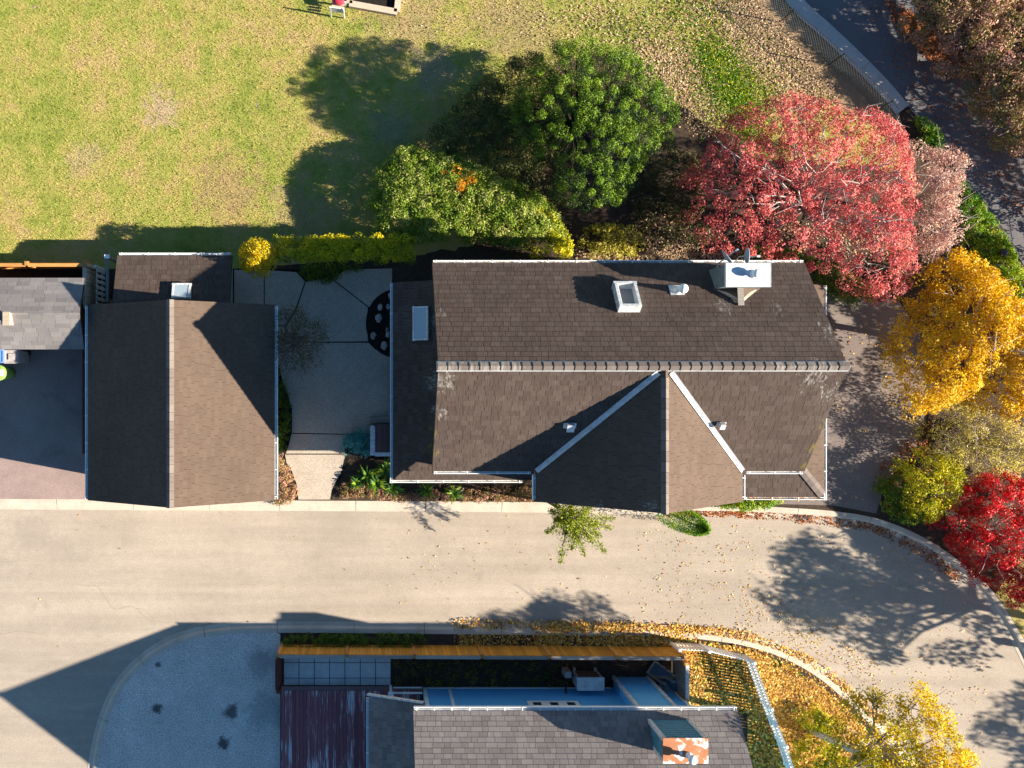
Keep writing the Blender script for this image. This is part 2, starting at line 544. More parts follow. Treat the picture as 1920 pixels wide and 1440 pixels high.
BR = [(0.0, (0.078, 0.056, 0.046)), (0.35, (0.086, 0.062, 0.051)), (0.7, (0.093, 0.068, 0.056)), (1.0, (0.103, 0.076, 0.063))]
M['sh_main'] = mat_shingle('brown_shake_shingle', BR, 0.42,
                           [(13.9, 0.2, 0.2, 2.0, 0.75), (14.6, -0.4, 0.1, 1.5, 0.85), (14.6, 1.6, 0.1, 1.4, 0.7), (2.3, 0.0, 0.2, 1.3, 0.75),
                            (2.3, -1.0, 0.1, 0.8, 0.7), (11.6, 2.5, 0.2, 1.4, 0.45), (2.3, 2.2, 0.1, 0.7, 0.4), (13.3, 2.4, 0.1, 1.0, 0.4)],
                           moss=[(14.75, -1.4, 0.1, 0.6, 0.8), (14.75, -2.2, 0.1, 0.6, 0.8), (14.7, -2.9, 0.1, 0.5, 0.7), (2.15, -2.4, 0.1, 0.6, 0.7), (2.15, -1.7, 0.05, 0.5, 0.5)])
BG = [(0.0, (0.104, 0.073, 0.054)), (0.5, (0.111, 0.078, 0.058)), (1.0, (0.119, 0.084, 0.063))]
M['sh_garage'] = mat_shingle('light_brown_shingle', BG, 0.16, [], patch=0.12)
M['sh_dormer'] = mat_shingle('smooth_brown_shingle', BG, 0.2, [(8.8, -3.9, 0.1, 0.9, 0.6), (7.4, -4.0, 0.1, 0.5, 0.4)], patch=0.12)
GR = [(0.0, (0.18, 0.152, 0.143)), (0.5, (0.215, 0.184, 0.173)), (1.0, (0.25, 0.218, 0.205))]
M['sh_low'] = mat_shingle('grey_brown_shingle', GR, 0.15, [], patch=0.15)
GL = [(0.0, (0.17, 0.155, 0.155)), (0.5, (0.205, 0.19, 0.185)), (1.0, (0.24, 0.222, 0.21))]
M['sh_left'] = mat_shingle('grey_blend_shingle', GL, 0.15, [], patch=0.15)
M['cap'] = mat_shingle('ridge_cap', [(0, (0.15, 0.12, 0.105)), (1, (0.21, 0.175, 0.15))], 0.2,
                       [(3.5, 0.47, 1.0, 3.4, 0.7), (13.4, 0.47, 0.8, 3.2, 0.75)], patch=0.2)


# ------------------------------------------------------------------ roofs made of shingles
def clip_poly(pts, poly):
    """Sutherland-Hodgman, poly convex CCW"""
    out = pts
    n = len(poly)
    for i in range(n):
        ax, ay = poly[i]; bx_, by_ = poly[(i + 1) % n]
        ex, ey = bx_ - ax, by_ - ay
        src, out = out, []
        for j in range(len(src)):
            p, q = src[j], src[(j + 1) % len(src)]
            dp = ex * (p[1] - ay) - ey * (p[0] - ax)
            dq = ex * (q[1] - ay) - ey * (q[0] - ax)
            if dp >= -1e-9: out.append(p)
            if (dp > 1e-9 and dq < -1e-9) or (dp < -1e-9 and dq > 1e-9):
                k = dp / (dp - dq)
                out.append((p[0] + (q[0] - p[0]) * k, p[1] + (q[1] - p[1]) * k))
        if len(out) < 3: return []
    return out


class Roof:
    def __init__(self, house, mats):
        self.house, self.mats = house, mats
        self.cands = []
        self.stuff = {}
        self.deck = MB()
        self.cache = {}
        self.rng = random.Random(5)

    def plane(self, pts, mk, exposure, widths, th=0.02, thick=0.16, deck=True):
        """pts: convex 3-D polygon, pts[0]->pts[1] runs along the eave with the up-slope on its left seen from above"""
        pts = [Vector(p) for p in pts]
        o = pts[0]
        s = (pts[1] - pts[0]).normalized()
        n = s.cross(pts[2] - pts[0]).normalized()
        t = n.cross(s)
        poly = [((p - o).dot(s), (p - o).dot(t)) for p in pts]
        if deck:
            k = len(pts)
            low = [p - Vector((0, 0, thick)) for p in pts]
            top = [p - n * 0.004 for p in pts]
            self.deck.add(top + low, [tuple(range(k)), tuple(range(2 * k - 1, k - 1, -1))] + [(i, (i + 1) % k, k + (i + 1) % k, k + i)[::-1] for i in range(k)])
        tmin = min(p[1] for p in poly); tmax = max(p[1] for p in poly)
        smin = min(p[0] for p in poly); smax = max(p[0] for p in poly)
        r = self.rng
        row = 0
        t0 = tmin
        while t0 < tmax - 0.01:
            L = exposure * 1.12
            x = smin - r.random() * max(widths)
            while x < smax:
                w = r.choice(widths)
                g = 0.010
                rect = [(x + g / 2, t0), (x + w - g / 2, t0), (x + w - g / 2, t0 + L), (x + g / 2, t0 + L)]
                c = clip_poly(rect, poly)
                if len(c) >= 3:
                    full = len(c) == 4 and all(abs(a[0] - b[0]) + abs(a[1] - b[1]) < 1e-6 for a, b in zip(sorted(c), sorted(rect)))
                    cz = (o + s * (x + w / 2) + t * t0).z
                    if full:
                        self.cands.append((w * n.z / (D - cz) ** 2, mk, w, L, th, o + s * x + t * t0, s, t, n))
                    else:
                        self.to_stuff(mk, c, t0, L, th, o, s, t, n)
                x += w
            t0 += exposure
            row += 1

    def to_stuff(self, mk, c, t0, L, th, o, s, t, n):
        vs, fs, uv, rn = self.stuff.setdefault(mk, ([], [], [], []))
        b = len(vs)
        rv = self.rng.random()
        k = len(c)
        for (x, y) in c:
            h = th + (0.004 - th) * min(1, max(0, (y - t0) / L))
            vs.append(o + s * x + t * y + n * h)
        for (x, y) in c:
            vs.append(o + s * x + t * y - n * 0.003)
        uv += list(c) + list(c)
        rn += [rv] * (2 * k)
        fs.append(tuple(range(b, b + k)))
        for i in range(k):
            j = (i + 1) % k
            fs.append((b + i, b + k + i, b + k + j, b + j))

    @staticmethod
    def uvmesh(name, vs, fs, uv, rn, m):
        me = bpy.data.meshes.new(name)
        me.from_pydata([tuple(v) for v in vs], [], fs)
        ul = me.uv_layers.new(name='UVMap')
        li = np.empty(len(me.loops), np.int32)
        me.loops.foreach_get('vertex_index', li)
        ul.data.foreach_set('uv', np.array(uv, np.float32)[li].ravel())
        at = me.attributes.new('rnd', 'FLOAT', 'POINT')
        at.data.foreach_set('value', np.array(rn, np.float32))
        me.materials.append(m)
        return me

    def finish(self, most=300, under=None):
        d = self.deck.build('roof', under or M['deck_under'], self.house)
        self.obj = d
        self.cands.sort(key=lambda c: -c[0])
        for i, (_, mk, w, L, th, p, s, t, n) in enumerate(self.cands):
            if i >= most:
                g = 0.010
                self.to_stuff(mk, [(g / 2, 0), (w - g / 2, 0), (w - g / 2, L), (g / 2, L)], 0, L, th, p, s, t, n)
                # keep UVs varied for pieces of the big mesh
                uv = self.stuff[mk][2]
                du, dv = self.rng.random() * 40, self.rng.random() * 40
                for q in range(len(uv) - 8, len(uv)): uv[q] = (uv[q][0] + du, uv[q][1] + dv)
                continue
            key = (mk, round(w, 3), round(L, 3), th)
            me = self.cache.get(key)
            if me is None:
                g = 0.010
                c = [(g / 2, 0), (w - g / 2, 0), (w - g / 2, L), (g / 2, L)]
                vs = [(x, y, th + (0.004 - th) * y / L) for x, y in c] + [(x, y, -0.003) for x, y in c]
                fs = [(0, 1, 2, 3)] + [(i_, 4 + i_, 4 + (i_ + 1) % 4, (i_ + 1) % 4) for i_ in range(4)]
                me = self.uvmesh('shingle', vs, fs, c + c, [0.0] * 8, self.mats[mk])
                self.cache[key] = me
            o = bpy.data.objects.new('shingle', me)
            COL.objects.link(o)
            mtx = Matrix((s, t, n)).transposed().to_4x4()
            mtx.translation = p
            o.parent = d
            o.matrix_basis = mtx
        for mk, (vs, fs, uv, rn) in self.stuff.items():
            o = bpy.data.objects.new('shingle_field', self.uvmesh('shingle_field', vs, fs, uv, rn, self.mats[mk]))
            COL.objects.link(o)
            o.parent = d
            tag(o, kind='stuff')
        return d


def ridge_caps(parent, a, b, n1, n2, half, step, m, th=0.03, name='ridge_cap', under=None):
    """separate cap pieces astride a ridge from a to b; n1, n2 the two down-slope directions"""
    a, b = Vector(a), Vector(b)
    X = (b - a).normalized()
    n1, n2 = Vector(n1).normalized(), Vector(n2).normalized()
    L = (b - a).length
    k = max(1, int(round(L / step)))
    w = L / k
    if under:
        up = MB()
        vs = []
        for p in (a - X * 0.02, b + X * 0.02):
            vs += [p + n1 * (half + 0.035) + Vector((0, 0, 0.03)), p + Vector((0, 0, 0.055)), p + n2 * (half + 0.035) + Vector((0, 0, 0.03)),
                   p + n1 * (half + 0.035), p + n2 * (half + 0.035)]
        up.add(vs, [(0, 1, 6, 5), (1, 2, 7, 6), (3, 0, 5, 8), (2, 4, 9, 7), (0, 3, 4, 2, 1), (5, 6, 7, 9, 8)])
        up.build('ridge_flashing', under, parent)
    z0 = 0.05 if under else 0.025
    vs = []
    for q, h in ((0.008, th), (w - 0.004, th * 0.45)):
        for s_, dn in ((half, n1), (0, n1), (half, n2)):
            vs.append(X * q + dn * s_ + Vector((0, 0, h + z0)))
        vs.append(X * q + n1 * half + Vector((0, 0, z0 - 0.02)))
        vs.append(X * q + n2 * half + Vector((0, 0, z0 - 0.02)))
    fs = [(0, 1, 6, 5), (1, 2, 7, 6), (3, 0, 5, 8), (2, 4, 9, 7), (0, 3, 4, 2, 1), (5, 6, 7, 9, 8)]
    me = Roof.uvmesh(name, vs, fs, [(v.dot(X), v.dot(n1)) for v in vs], [0.0] * len(vs), m)
    for i in range(k):
        o = bpy.data.objects.new(name, me)
        COL.objects.link(o)
        o.parent = parent
        o.location = a + X * (w * i)


def gutter(parent, a, b, out, w=0.095, h=0.11, m=None, step=0.95):
    """open white gutter from a to b hanging outside the eave (a,b on the eave edge), out = outward direction"""
    a, b, out = Vector(a), Vector(b), Vector(out).normalized()
    X = (b - a).normalized()
    up = Vector((0, 0, 1))
    mb = MB()
    L = (b - a).length
    mid = (a + b) / 2 + Vector((0, 0, -0.03))
    ax = (X, out, up) if X.cross(out).dot(up) > 0 else (-X, out, up)
    mb.box(mid + out * 0.012 - up * h / 2, (L, 0.012, h), ax)
    mb.box(mid + out * w - up * (h / 2 - 0.012), (L, 0.022, h + 0.02), ax)
    mb.box(mid + out * (w / 2 + 0.005) - up * (h - 0.008), (L, w - 0.03, 0.012), ax)
    for s_ in (-1, 1):
        mb.box(mid + X * (s_ * (L / 2 - 0.006)) + out * (w / 2) - up * h / 2, (0.012, w - 0.03, h - 0.02), ax)
    g = mb.build('gutter', m or M['white'], parent)
    k = max(1, int(L / step))
    br = MB()
    for i in range(k + 1):
        p = a + X * (0.1 + (L - 0.2) * i / k) + Vector((0, 0, -0.005))
        br.box(p + out * (w / 2 - 0.06), (0.03, w + 0.16, 0.02), ax)
    o = br.build('gutter_hanger_row', m or M['white'], parent)
    tag(o, kind='stuff')


# ------------------------------------------------------------------ foliage
def leaf_mesh(name, c, size, aspect, m, rnd, up=0.8, fold=0.25, rng=RNG, dirs=None, tilt=None):
    """c: Nx3 leaf positions; a folded diamond per leaf"""
    n = len(c)
    nrm = rng.normal(size=(n, 3)); nrm[:, 2] += up * 1.6
    if tilt is not None: nrm += tilt
    nrm /= np.linalg.norm(nrm, axis=1)[:, None] + 1e-9
    d = dirs if dirs is not None else rng.normal(size=(n, 3))
    d = d - nrm * (d * nrm).sum(1)[:, None]
    d /= np.linalg.norm(d, axis=1)[:, None] + 1e-9
    s = np.cross(nrm, d)
    L = (size * rng.uniform(0.65, 1.3, n))[:, None] if np.isscalar(size) else (size * rng.uniform(0.65, 1.3, n))[:, None]
    W = L * aspect * 0.5
    v = np.empty((n, 4, 3), np.float32)
    v[:, 0] = c - d * L * 0.5
    v[:, 1] = c + s * W + nrm * W * fold
    v[:, 2] = c + d * L * 0.5
    v[:, 3] = c - s * W + nrm * W * fold
    me = bpy.data.meshes.new(name)
    me.vertices.add(4 * n)
    me.vertices.foreach_set('co', v.ravel())
    me.loops.add(4 * n)
    me.loops.foreach_set('vertex_index', np.arange(4 * n, dtype=np.int32))
    me.polygons.add(n)
    me.polygons.foreach_set('loop_start', np.arange(0, 4 * n, 4, dtype=np.int32))
    at = me.attributes.new('rnd', 'FLOAT', 'POINT')
    at.data.foreach_set('value', np.repeat(np.clip(rnd, 0, 1).astype(np.float32), 4))
    me.materials.append(m)
    me.update(calc_edges=True)
    return me


def obj_of(name, me, parent=None):
    o = bpy.data.objects.new(name, me)
    COL.objects.link(o)
    return attach(o, parent)


def puff_points(cent, rad, per, rng, flat=0.75, shell=0.55):
    """leaf positions in puffs, denser near the shell"""
    n = len(cent)
    d = rng.normal(size=(n, per, 3))
    d[..., 2] = d[..., 2] * 0.9 + 0.25
    d /= np.linalg.norm(d, axis=2)[..., None]
    r = (shell + (1 - shell) * rng.random((n, per))) ** 0.8
    p = cent[:, None, :] + d * (r * rad[:, None])[..., None] * np.array([1, 1, flat])
    return p.reshape(-1, 3), d.reshape(-1, 3)


def plant(name, label, cat, outline, zref, zbase, ztop, n_puff, r_puff, per, size, m, aspect=0.6, up=0.7, base=None, bark=None,
          limbs=14, trunk_r=0.09, poke=0.0, twigs=0, mode='dome', group=None, seed=1, fill=0.3, mixp=0.55, rfun=None, lump=0.25, shell=0.55, bias=0.0, rad_leaf=False, space=0.0, core=0):
    rng = np.random.default_rng(seed)
    poly = P2(outline, zref)
    xy = pts_in(poly, n_puff, rng)
    if space:
        cand = pts_in(poly, n_puff * 12, rng)
        keep = []
        for q_ in cand:
            if all((q_[0] - k_[0]) ** 2 + (q_[1] - k_[1]) ** 2 > space * space for k_ in keep): keep.append(q_)
            if len(keep) >= n_puff: break
        xy = np.array(keep)
    ed = edge_dist(xy[:, 0], xy[:, 1], poly)
    dm = max(np.percentile(ed, 96), 1e-3)
    q = np.clip(ed / dm, 0, 1)
    if mode == 'dome': hz = np.sqrt(np.clip(1 - (1 - q) ** 2, 0, 1))
    elif mode == 'box': hz = np.ones_like(q)
    elif mode == 'cone': hz = q
    k = np.where(rng.random(len(xy)) < fill, rng.uniform(0.25, 0.85, len(xy)), 1 - lump * rng.random(len(xy)))
    z = zbase + (ztop - zbase) * hz * k
    cent = np.column_stack([xy, z])
    rad = r_puff * rng.uniform(0.7, 1.3, len(xy))
    pts, dirs = puff_points(cent, rad, per, rng, shell=shell)
    if core:                                   # inner foliage, coloured dark so gaps between outer tufts look shaded
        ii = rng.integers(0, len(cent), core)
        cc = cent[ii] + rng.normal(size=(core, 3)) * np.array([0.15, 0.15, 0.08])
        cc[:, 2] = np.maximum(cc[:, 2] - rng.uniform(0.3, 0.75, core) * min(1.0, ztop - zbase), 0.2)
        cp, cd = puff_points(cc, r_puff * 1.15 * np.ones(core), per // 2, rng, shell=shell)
    pts[:, 2] = np.maximum(pts[:, 2], 0.11)
    pr = np.repeat(rng.random(len(xy)), per)
    rn = pr * mixp + rng.random(len(pts)) * (1 - mixp) + bias
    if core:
        rn = np.concatenate([rn, rng.random(len(cp)) * 0.35])  # dark end of the ramp paints shade into the inner leaves
        pts, dirs = np.vstack([pts, cp]), np.vstack([dirs, cd])
        pts[:, 2] = np.maximum(pts[:, 2], 0.11)
    if rfun is not None: rn = rn + rfun(pts)
    if base is None:
        c = np.mean(poly, axis=0)
        base = (c[0], c[1])
    root = root_of(name, (base[0], base[1], 0.1), label, cat, group)
    me = leaf_mesh('crown', pts, size, aspect, m, rn, up=up * 0.6, rng=rng, tilt=dirs * 1.5)
    cr = obj_of('crown', me, root)
    # trunk, limbs and twigs in one skeleton
    mb = MB()
    fork = zbase * 0.75 + 0.12 * (ztop - zbase) if zbase > 0.6 else max(0.25, ztop * 0.2)
    cx, cy = np.mean(poly, axis=0)
    T = Vector((base[0] + (cx - base[0]) * 0.45, base[1] + (cy - base[1]) * 0.45, fork))
    B = Vector((base[0], base[1], 0.03))
    mb.tube([B, B.lerp(T, 0.5) + Vector((0.04, -0.03, 0)), T], [trunk_r * 1.25, trunk_r, trunk_r * 0.9], 8)
    idx = rng.choice(len(cent), min(limbs, len(cent)), replace=False)
    ends = []
    for i in idx:
        e = Vector(cent[i]) + Vector((0, 0, rad[i] * poke))
        mid = T.lerp(e, 0.5) + Vector((rng.normal() * 0.12, rng.normal() * 0.12, 0.18 * (e.z - T.z) + 0.1))
        q1 = T.lerp(mid, 0.5) + Vector((rng.normal() * 0.05, rng.normal() * 0.05, 0.05))
        q2 = mid.lerp(e, 0.5) + Vector((rng.normal() * 0.1, rng.normal() * 0.1, rng.normal() * 0.06))
        r0 = trunk_r * 0.55
        mb.tube([T, q1, mid, q2, e], [r0, r0 * 0.75, r0 * 0.5, r0 * 0.32, r0 * 0.12], 5, False)
        ends.append((mid, q2, e, r0))
    for _ in range(twigs):
        mid, q2, e, r0 = ends[rng.integers(len(ends))]
        a = mid.lerp(e, rng.uniform(0.1, 0.9))
        if rng.random() < 0.5: a = q2.lerp(e, rng.random())
        v = Vector((rng.normal(), rng.normal(), abs(rng.normal()) * 0.35)).normalized() * rng.uniform(0.35, 1.0)
        b1 = a + v * 0.5 + Vector((rng.normal(), rng.normal(), rng.normal() * 0.5)) * 0.1
        mb.tube([a, b1, a + v + Vector((rng.normal(), rng.normal(), 0.3)) * 0.1], [r0 * 0.3, r0 * 0.22, r0 * 0.1], 4, False)
    mb.build('trunk' if ztop > 1.4 else 'stem', bark or M['bark'], root)
    return root


def blades(name, poly, n, h, w, m, z, seed=3, lean=0.6, parent=None):
    """grass: one narrow bent triangle pair per tuft blade"""
    rng = np.random.default_rng(seed)
    xy = pts_in(poly, n, rng)
    n = len(xy)
    a = rng.random(n) * 2 * math.pi
    hh = h * rng.uniform(0.5, 1.4, n)
    dx, dy = np.cos(a), np.sin(a)
    ln = lean * hh * rng.uniform(0.4, 1.5, n)
    ww = w * rng.uniform(0.6, 1.4, n)
    v = np.empty((n, 3, 3), np.float32)
    v[:, 0] = np.column_stack([xy[:, 0] - dy * ww, xy[:, 1] + dx * ww, np.full(n, z)])
    v[:, 1] = np.column_stack([xy[:, 0] + dy * ww, xy[:, 1] - dx * ww, np.full(n, z)])
    v[:, 2] = np.column_stack([xy[:, 0] + dx * ln, xy[:, 1] + dy * ln, z + hh])
    me = bpy.data.meshes.new(name)
    me.vertices.add(3 * n); me.vertices.foreach_set('co', v.ravel())
    me.loops.add(3 * n); me.loops.foreach_set('vertex_index', np.arange(3 * n, dtype=np.int32))
    me.polygons.add(n); me.polygons.foreach_set('loop_start', np.arange(0, 3 * n, 3, dtype=np.int32))
    at = me.attributes.new('rnd', 'FLOAT', 'POINT')
    at.data.foreach_set('value', np.repeat((rng.random(n) - 0.5).astype(np.float32), 3))
    me.materials.append(m)
    me.update(calc_edges=True)
    return obj_of(name, me, parent)


def litter(label, parts, m, z=0.0, size=0.085, seed=4, name='fallen_leaves', cat='leaves', parent=None, soft=0.04):
    """parts: [(px polygon, count, z, edge_soft)]"""
    rng = np.random.default_rng(seed)
    allp = []
    for outline, cnt, zz in parts:
        poly = P2(outline, 0.0)
        xy = pts_in(poly, cnt * 2, rng)
        # clumped: keep by a coarse random field
        gx = np.floor(xy[:, 0] * 1.7).astype(int); gy = np.floor(xy[:, 1] * 1.7).astype(int)
        hsh = ((gx * 73856093) ^ (gy * 19349663)) % 1000 / 1000.0
        keep = rng.random(len(xy)) < 0.2 + 0.8 * hsh
        xy = xy[keep][:cnt]
        xy = xy + rng.normal(size=xy.shape) * soft
        allp.append(np.column_stack([xy, zz + rng.uniform(0.008, 0.035, len(xy))]))
    c = np.vstack(allp)
    me = leaf_mesh(name, c, size, 0.75, m, rng.random(len(c)), up=2.2, fold=0.35, rng=rng)
    o = obj_of(name, me, parent)
    return tag(o, label, cat, kind='stuff')


M['bark'] = mat_plain('grey_brown_bark', (0.16, 0.125, 0.10), 0.25, 14, 0.9)
M['pale_bark'] = mat_plain('pale_bark', (0.46, 0.39, 0.34), 0.2, 14, 0.85)
M['dark_bark'] = mat_plain('dark_bark', (0.045, 0.032, 0.025), 0.25, 14, 0.9)
M['tan_bark'] = mat_plain('tan_bark', (0.42, 0.34, 0.24), 0.2, 14, 0.85)

# ================================================================== GROUND
tag(MB().bx(-200, 200, -200, 200, -0.25, -0.03).build('ground', M['soil']), kind='structure')
road_edge_n = [(-1400, 949), (0, 955), (560, 958), (1000, 961), (1250, 966), (1400, 968), (1480, 972), (1560, 978), (1640, 992), (1720, 1025), (1785, 1068), (1838, 1115), (1878, 1172), (1915, 1240), (1975, 1380), (2060, 1640), (2150, 1900)]
road_edge_s = [(150, 1900), (158, 1500), (165, 1435), (171, 1400), (185, 1345), (210, 1287), (250, 1238), (310, 1196), (370, 1176), (440, 1167), (520, 1165), (700, 1166), (1000, 1169), (1190, 1171), (1260, 1172), (1330, 1179), (1400, 1190), (1470, 1212), (1540, 1250), (1600, 1300), (1650, 1350), (1700, 1410), (1760, 1500), (1850, 1700), (1930, 1900)]
tag(MB().bx(-60, 60, -60, 12, -0.06, 0.0).build('road', M['road']), kind='structure')


def smooth_line(px, z=0.0, step=0.25):
    p = [P(u, v, z).xy for u, v in px]
    out = []
    for i in range(len(p) - 1):
        a, b, c, d = p[max(i - 1, 0)], p[i], p[i + 1], p[min(i + 2, len(p) - 1)]
        n = max(1, int((c - b).length / step))
        ca, cb = max((b - a).length, 1e-6), max((d - c).length, 1e-6)
        L = (c - b).length
        m1 = (c - a) * (L / (L + ca)); m2 = (d - b) * (L / (L + cb))
        for k in range(n):
            t_ = k / n
            h1 = 2 * t_ ** 3 - 3 * t_ ** 2 + 1; h2 = t_ ** 3 - 2 * t_ ** 2 + t_; h3 = -2 * t_ ** 3 + 3 * t_ ** 2; h4 = t_ ** 3 - t_ ** 2
            out.append(b * h1 + m1 * h2 + c * h3 + m2 * h4)
    out.append(p[-1])
    return out


def offset(line, d):
    out = []
    for i, p in enumerate(line):
        t_ = (line[min(i + 1, len(line) - 1)] - line[max(i - 1, 0)]).normalized()
        out.append(p + Vector((-t_.y, t_.x)) * d)
    return out


LN = smooth_line(road_edge_n)
LS = smooth_line(road_edge_s)
KW = 0.43


def kerb(name, line, side, seg, width=KW, m=None, ztop=0.105, jump=None):
    """rollover kerb cut into separate cast pieces"""
    root = tag(MB().prism([tuple(p) for p in offset(line, side * 0.05)] + [tuple(p) for p in offset(line, side * (width - 0.03))][::-1], -0.04, 0.012).build(name, M['drive']), kind='structure')
    prof = [(0.0, 0.008), (0.16, 0.022), (0.24, ztop - 0.012), (0.29, ztop), (width, ztop)]
    offs = [offset(line, side * d) for d, _ in prof]
    acc = [0.0]
    for i in range(1, len(line)): acc.append(acc[-1] + (line[i] - line[i - 1]).length)
    n = max(1, int(acc[-1] / seg))
    for k in range(n):
        a, b = acc[-1] * k / n, acc[-1] * (k + 1) / n
        near = lambda s_: min(range(len(acc)), key=lambda j: abs(acc[j] - s_))
        idx = list(range(near(a), near(b) + 1))
        if len(idx) < 2: continue
        q = line[idx[len(idx) // 2]]
        if abs(q.x - 6) > 30 or abs(q.y) > 24: continue
        vs, fs = [], []
        npf = len(prof)
        for jj, i in enumerate(idx):
            sh = Vector((0, 0))
            if jj == 0: sh = (line[idx[1]] - line[i]).normalized() * 0.011
            if jj == len(idx) - 1: sh = (line[idx[-2]] - line[i]).normalized() * 0.011
            for pi_, (d, z) in enumerate(prof):
                c = offs[pi_][i] + sh
                vs.append((c.x, c.y, z))
            c = offs[-1][i] + sh; vs.append((c.x, c.y, -0.03))
            c = offs[0][i] + sh; vs.append((c.x, c.y, -0.03))
        w = npf + 2
        for i in range(len(idx) - 1):
            for j in range(w):
                j2 = (j + 1) % w
                f = (i * w + j, i * w + j2, (i + 1) * w + j2, (i + 1) * w + j)
                fs.append(f if side < 0 else f[::-1])
        fs.append(tuple(range(w))); fs.append(tuple(range((len(idx) - 1) * w, len(idx) * w))[::-1])
        mb = MB().add(vs, fs)
        o = mb.build('kerb_piece', M['concrete'] if m is None else m, root)
        o.parent = root
    return root


kerb('kerb_north', LN, 1, 2.9)
kerb('kerb_south', LS, -1, 2.9)
# raised yards behind the kerbs
bn = offset(LN, KW - 0.01)
bs = offset(LS, -(KW - 0.01))
tag(MB().prism([tuple(p) for p in bn] + [(60, -60), (60, 60), (-60, 60), (-60, bn[0].y)], -0.05, 0.085).build('yard_soil_north', M['soil']), kind='structure')
tag(MB().prism([tuple(p) for p in bs], -0.05, 0.085).build('yard_soil_south', M['soil']), kind='structure')

lawn_px = [(-1200, -900), (1400, -900), (1430, -60), (1485, 20), (1560, 95), (1640, 180), (1700, 250), (1690, 420), (1400, 470), (800, 478), (430, 505), (-1200, 505)]
lawn_poly = P2(lawn_px)
sheet('lawn', lawn_poly, 0.098, M['lawn'])
vis_lawn = P2([(-260, -240), (1300, -240), (1350, -60), (1415, 25), (1490, 100), (1560, 180), (1600, 260), (1300, 200), (1000, 200), (700, 440), (430, 475), (430, 490), (-260, 495)])
g = blades('grass_blades', vis_lawn, 185000, 0.05, 0.012, M['blade'], 0.098, 5, 0.9)
tag(g, 'short yellow green grass covering the open lawn', 'grass', kind='stuff')

sheet('verge_grass', [tuple(p) for p in offset(LN, KW + 0.02) if p.x > P(1862, 0).x and p.y > -30] + P2([(2900, 1900), (2900, 500), (2150, 640), (2010, 900), (1940, 1000)]), 0.097, M['lawn'])
# left driveway, courtyard, gravel court, right driveway, path
sheet('driveway_left', P2([(-900, 640), (170, 640), (235, 640), (235, 936), (-900, 932)]), 0.102, M['drive'])
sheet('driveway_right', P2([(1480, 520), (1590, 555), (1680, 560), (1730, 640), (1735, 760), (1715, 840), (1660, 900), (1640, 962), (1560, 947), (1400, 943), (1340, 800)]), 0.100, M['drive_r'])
sheet('gravel_court', [tuple(p) for p in offset(LS, -(KW + 0.0)) if p.x < P(526, 0).x and p.y > -24] + [P2([(526, 1188)])[0], P2([(526, 1830)])[0]], 0.1, M['gravel'])

# courtyard paving: separate poured panels
court = tag(MB().prism(P2([(430, 505), (735, 505), (745, 690), (745, 860), (655, 860), (622, 936), (560, 936), (500, 936), (440, 800)]), 0.04, 0.092).build('courtyard', M['mulch']), kind='structure')
# panel outlines (px)
panels = [
    [(440, 507), (495, 507), (495, 598), (440, 598)],
    [(497, 507), (556, 511), (572, 528), (554, 580), (535, 610), (497, 610)],
    [(574, 529), (600, 524), (623, 525), (690, 577), (687, 600), (690, 640), (600, 641), (536, 641), (538, 611), (556, 582)],
    [(625, 524), (648, 506), (735, 504), (735, 562), (712, 567), (692, 576)],
    [(500, 612), (535, 612), (535, 641), (600, 643), (691, 643), (703, 655), (735, 670), (735, 812), (640, 813), (548, 811), (548, 765), (540, 740), (530, 715), (525, 690), (500, 680)],
    [(547, 813), (650, 815), (642, 830), (648, 850), (536, 850), (541, 838)],
    [(535, 852), (648, 852), (643, 870), (641, 882), (632, 898), (622, 918), (619, 936), (560, 936), (556, 905), (547, 880), (538, 868)],
]
for pl in panels:
    o = MB().prism(P2(pl), 0.06, 0.112, random.random()).build('paving_panel', M['aggregate'], court)
    o.parent = court

# path top right with its concrete edging
path_l = [(1425, -120), (1502, 0), (1555, 50), (1618, 110), (1675, 170), (1730, 240), (1790, 320), (1850, 400), (1905, 480), (1960, 580), (2020, 700)]
LP = smooth_line(path_l)
path_poly = [tuple(p) for p in LP] + [P2([(2250, 560)])[0], P2([(2080, 420)])[0], P2([(1930, 250)])[0], P2([(1830, 130)])[0], P2([(1720, 30)])[0], P2([(1650, -120)])[0]]
sheet('footpath', path_poly, 0.104, M['path'])
edge = [p for p in LP if p.y > P(0, 200).y]
er = tag(MB().prism([tuple(p) for p in edge] + [tuple(p) for p in offset(edge, -0.62)][::-1], 0.05, 0.108).build('path_edging', M['mulch']), kind='structure')
acc, start = 0.0, 0
for i in range(1, len(edge)):
    acc += (edge[i] - edge[i - 1]).length
    if acc > 2.1 or i == len(edge) - 1:
        seg = edge[start:i + 1]
        a = [p.copy() for p in seg]
        a[0] = a[0] + (a[1] - a[0]).normalized() * 0.012
        o = MB().prism([tuple(p) for p in offset(a, 0.0)] + [tuple(p) for p in offset(a, -0.6)][::-1], 0.06, 0.16).build('edging_slab', M['pale_concrete'], er)
        o.parent = er
        acc, start = 0.0, i
sheet('dirt_strip', P2([(1330, -80), (1400, -100), (1480, 6), (1540, 66), (1605, 128), (1680, 200), (1690, 240), (1640, 240), (1570, 205), (1500, 125), (1430, 55), (1380, 0)]), 0.106, M['dirt'])
def ragged(px_, amp=0.16):
    ln = smooth_line(px_ + [px_[0]], 0.0, 0.3)
    return [(p.x + random.uniform(-amp, amp), p.y + random.uniform(-amp, amp)) for p in ln[:-1]]


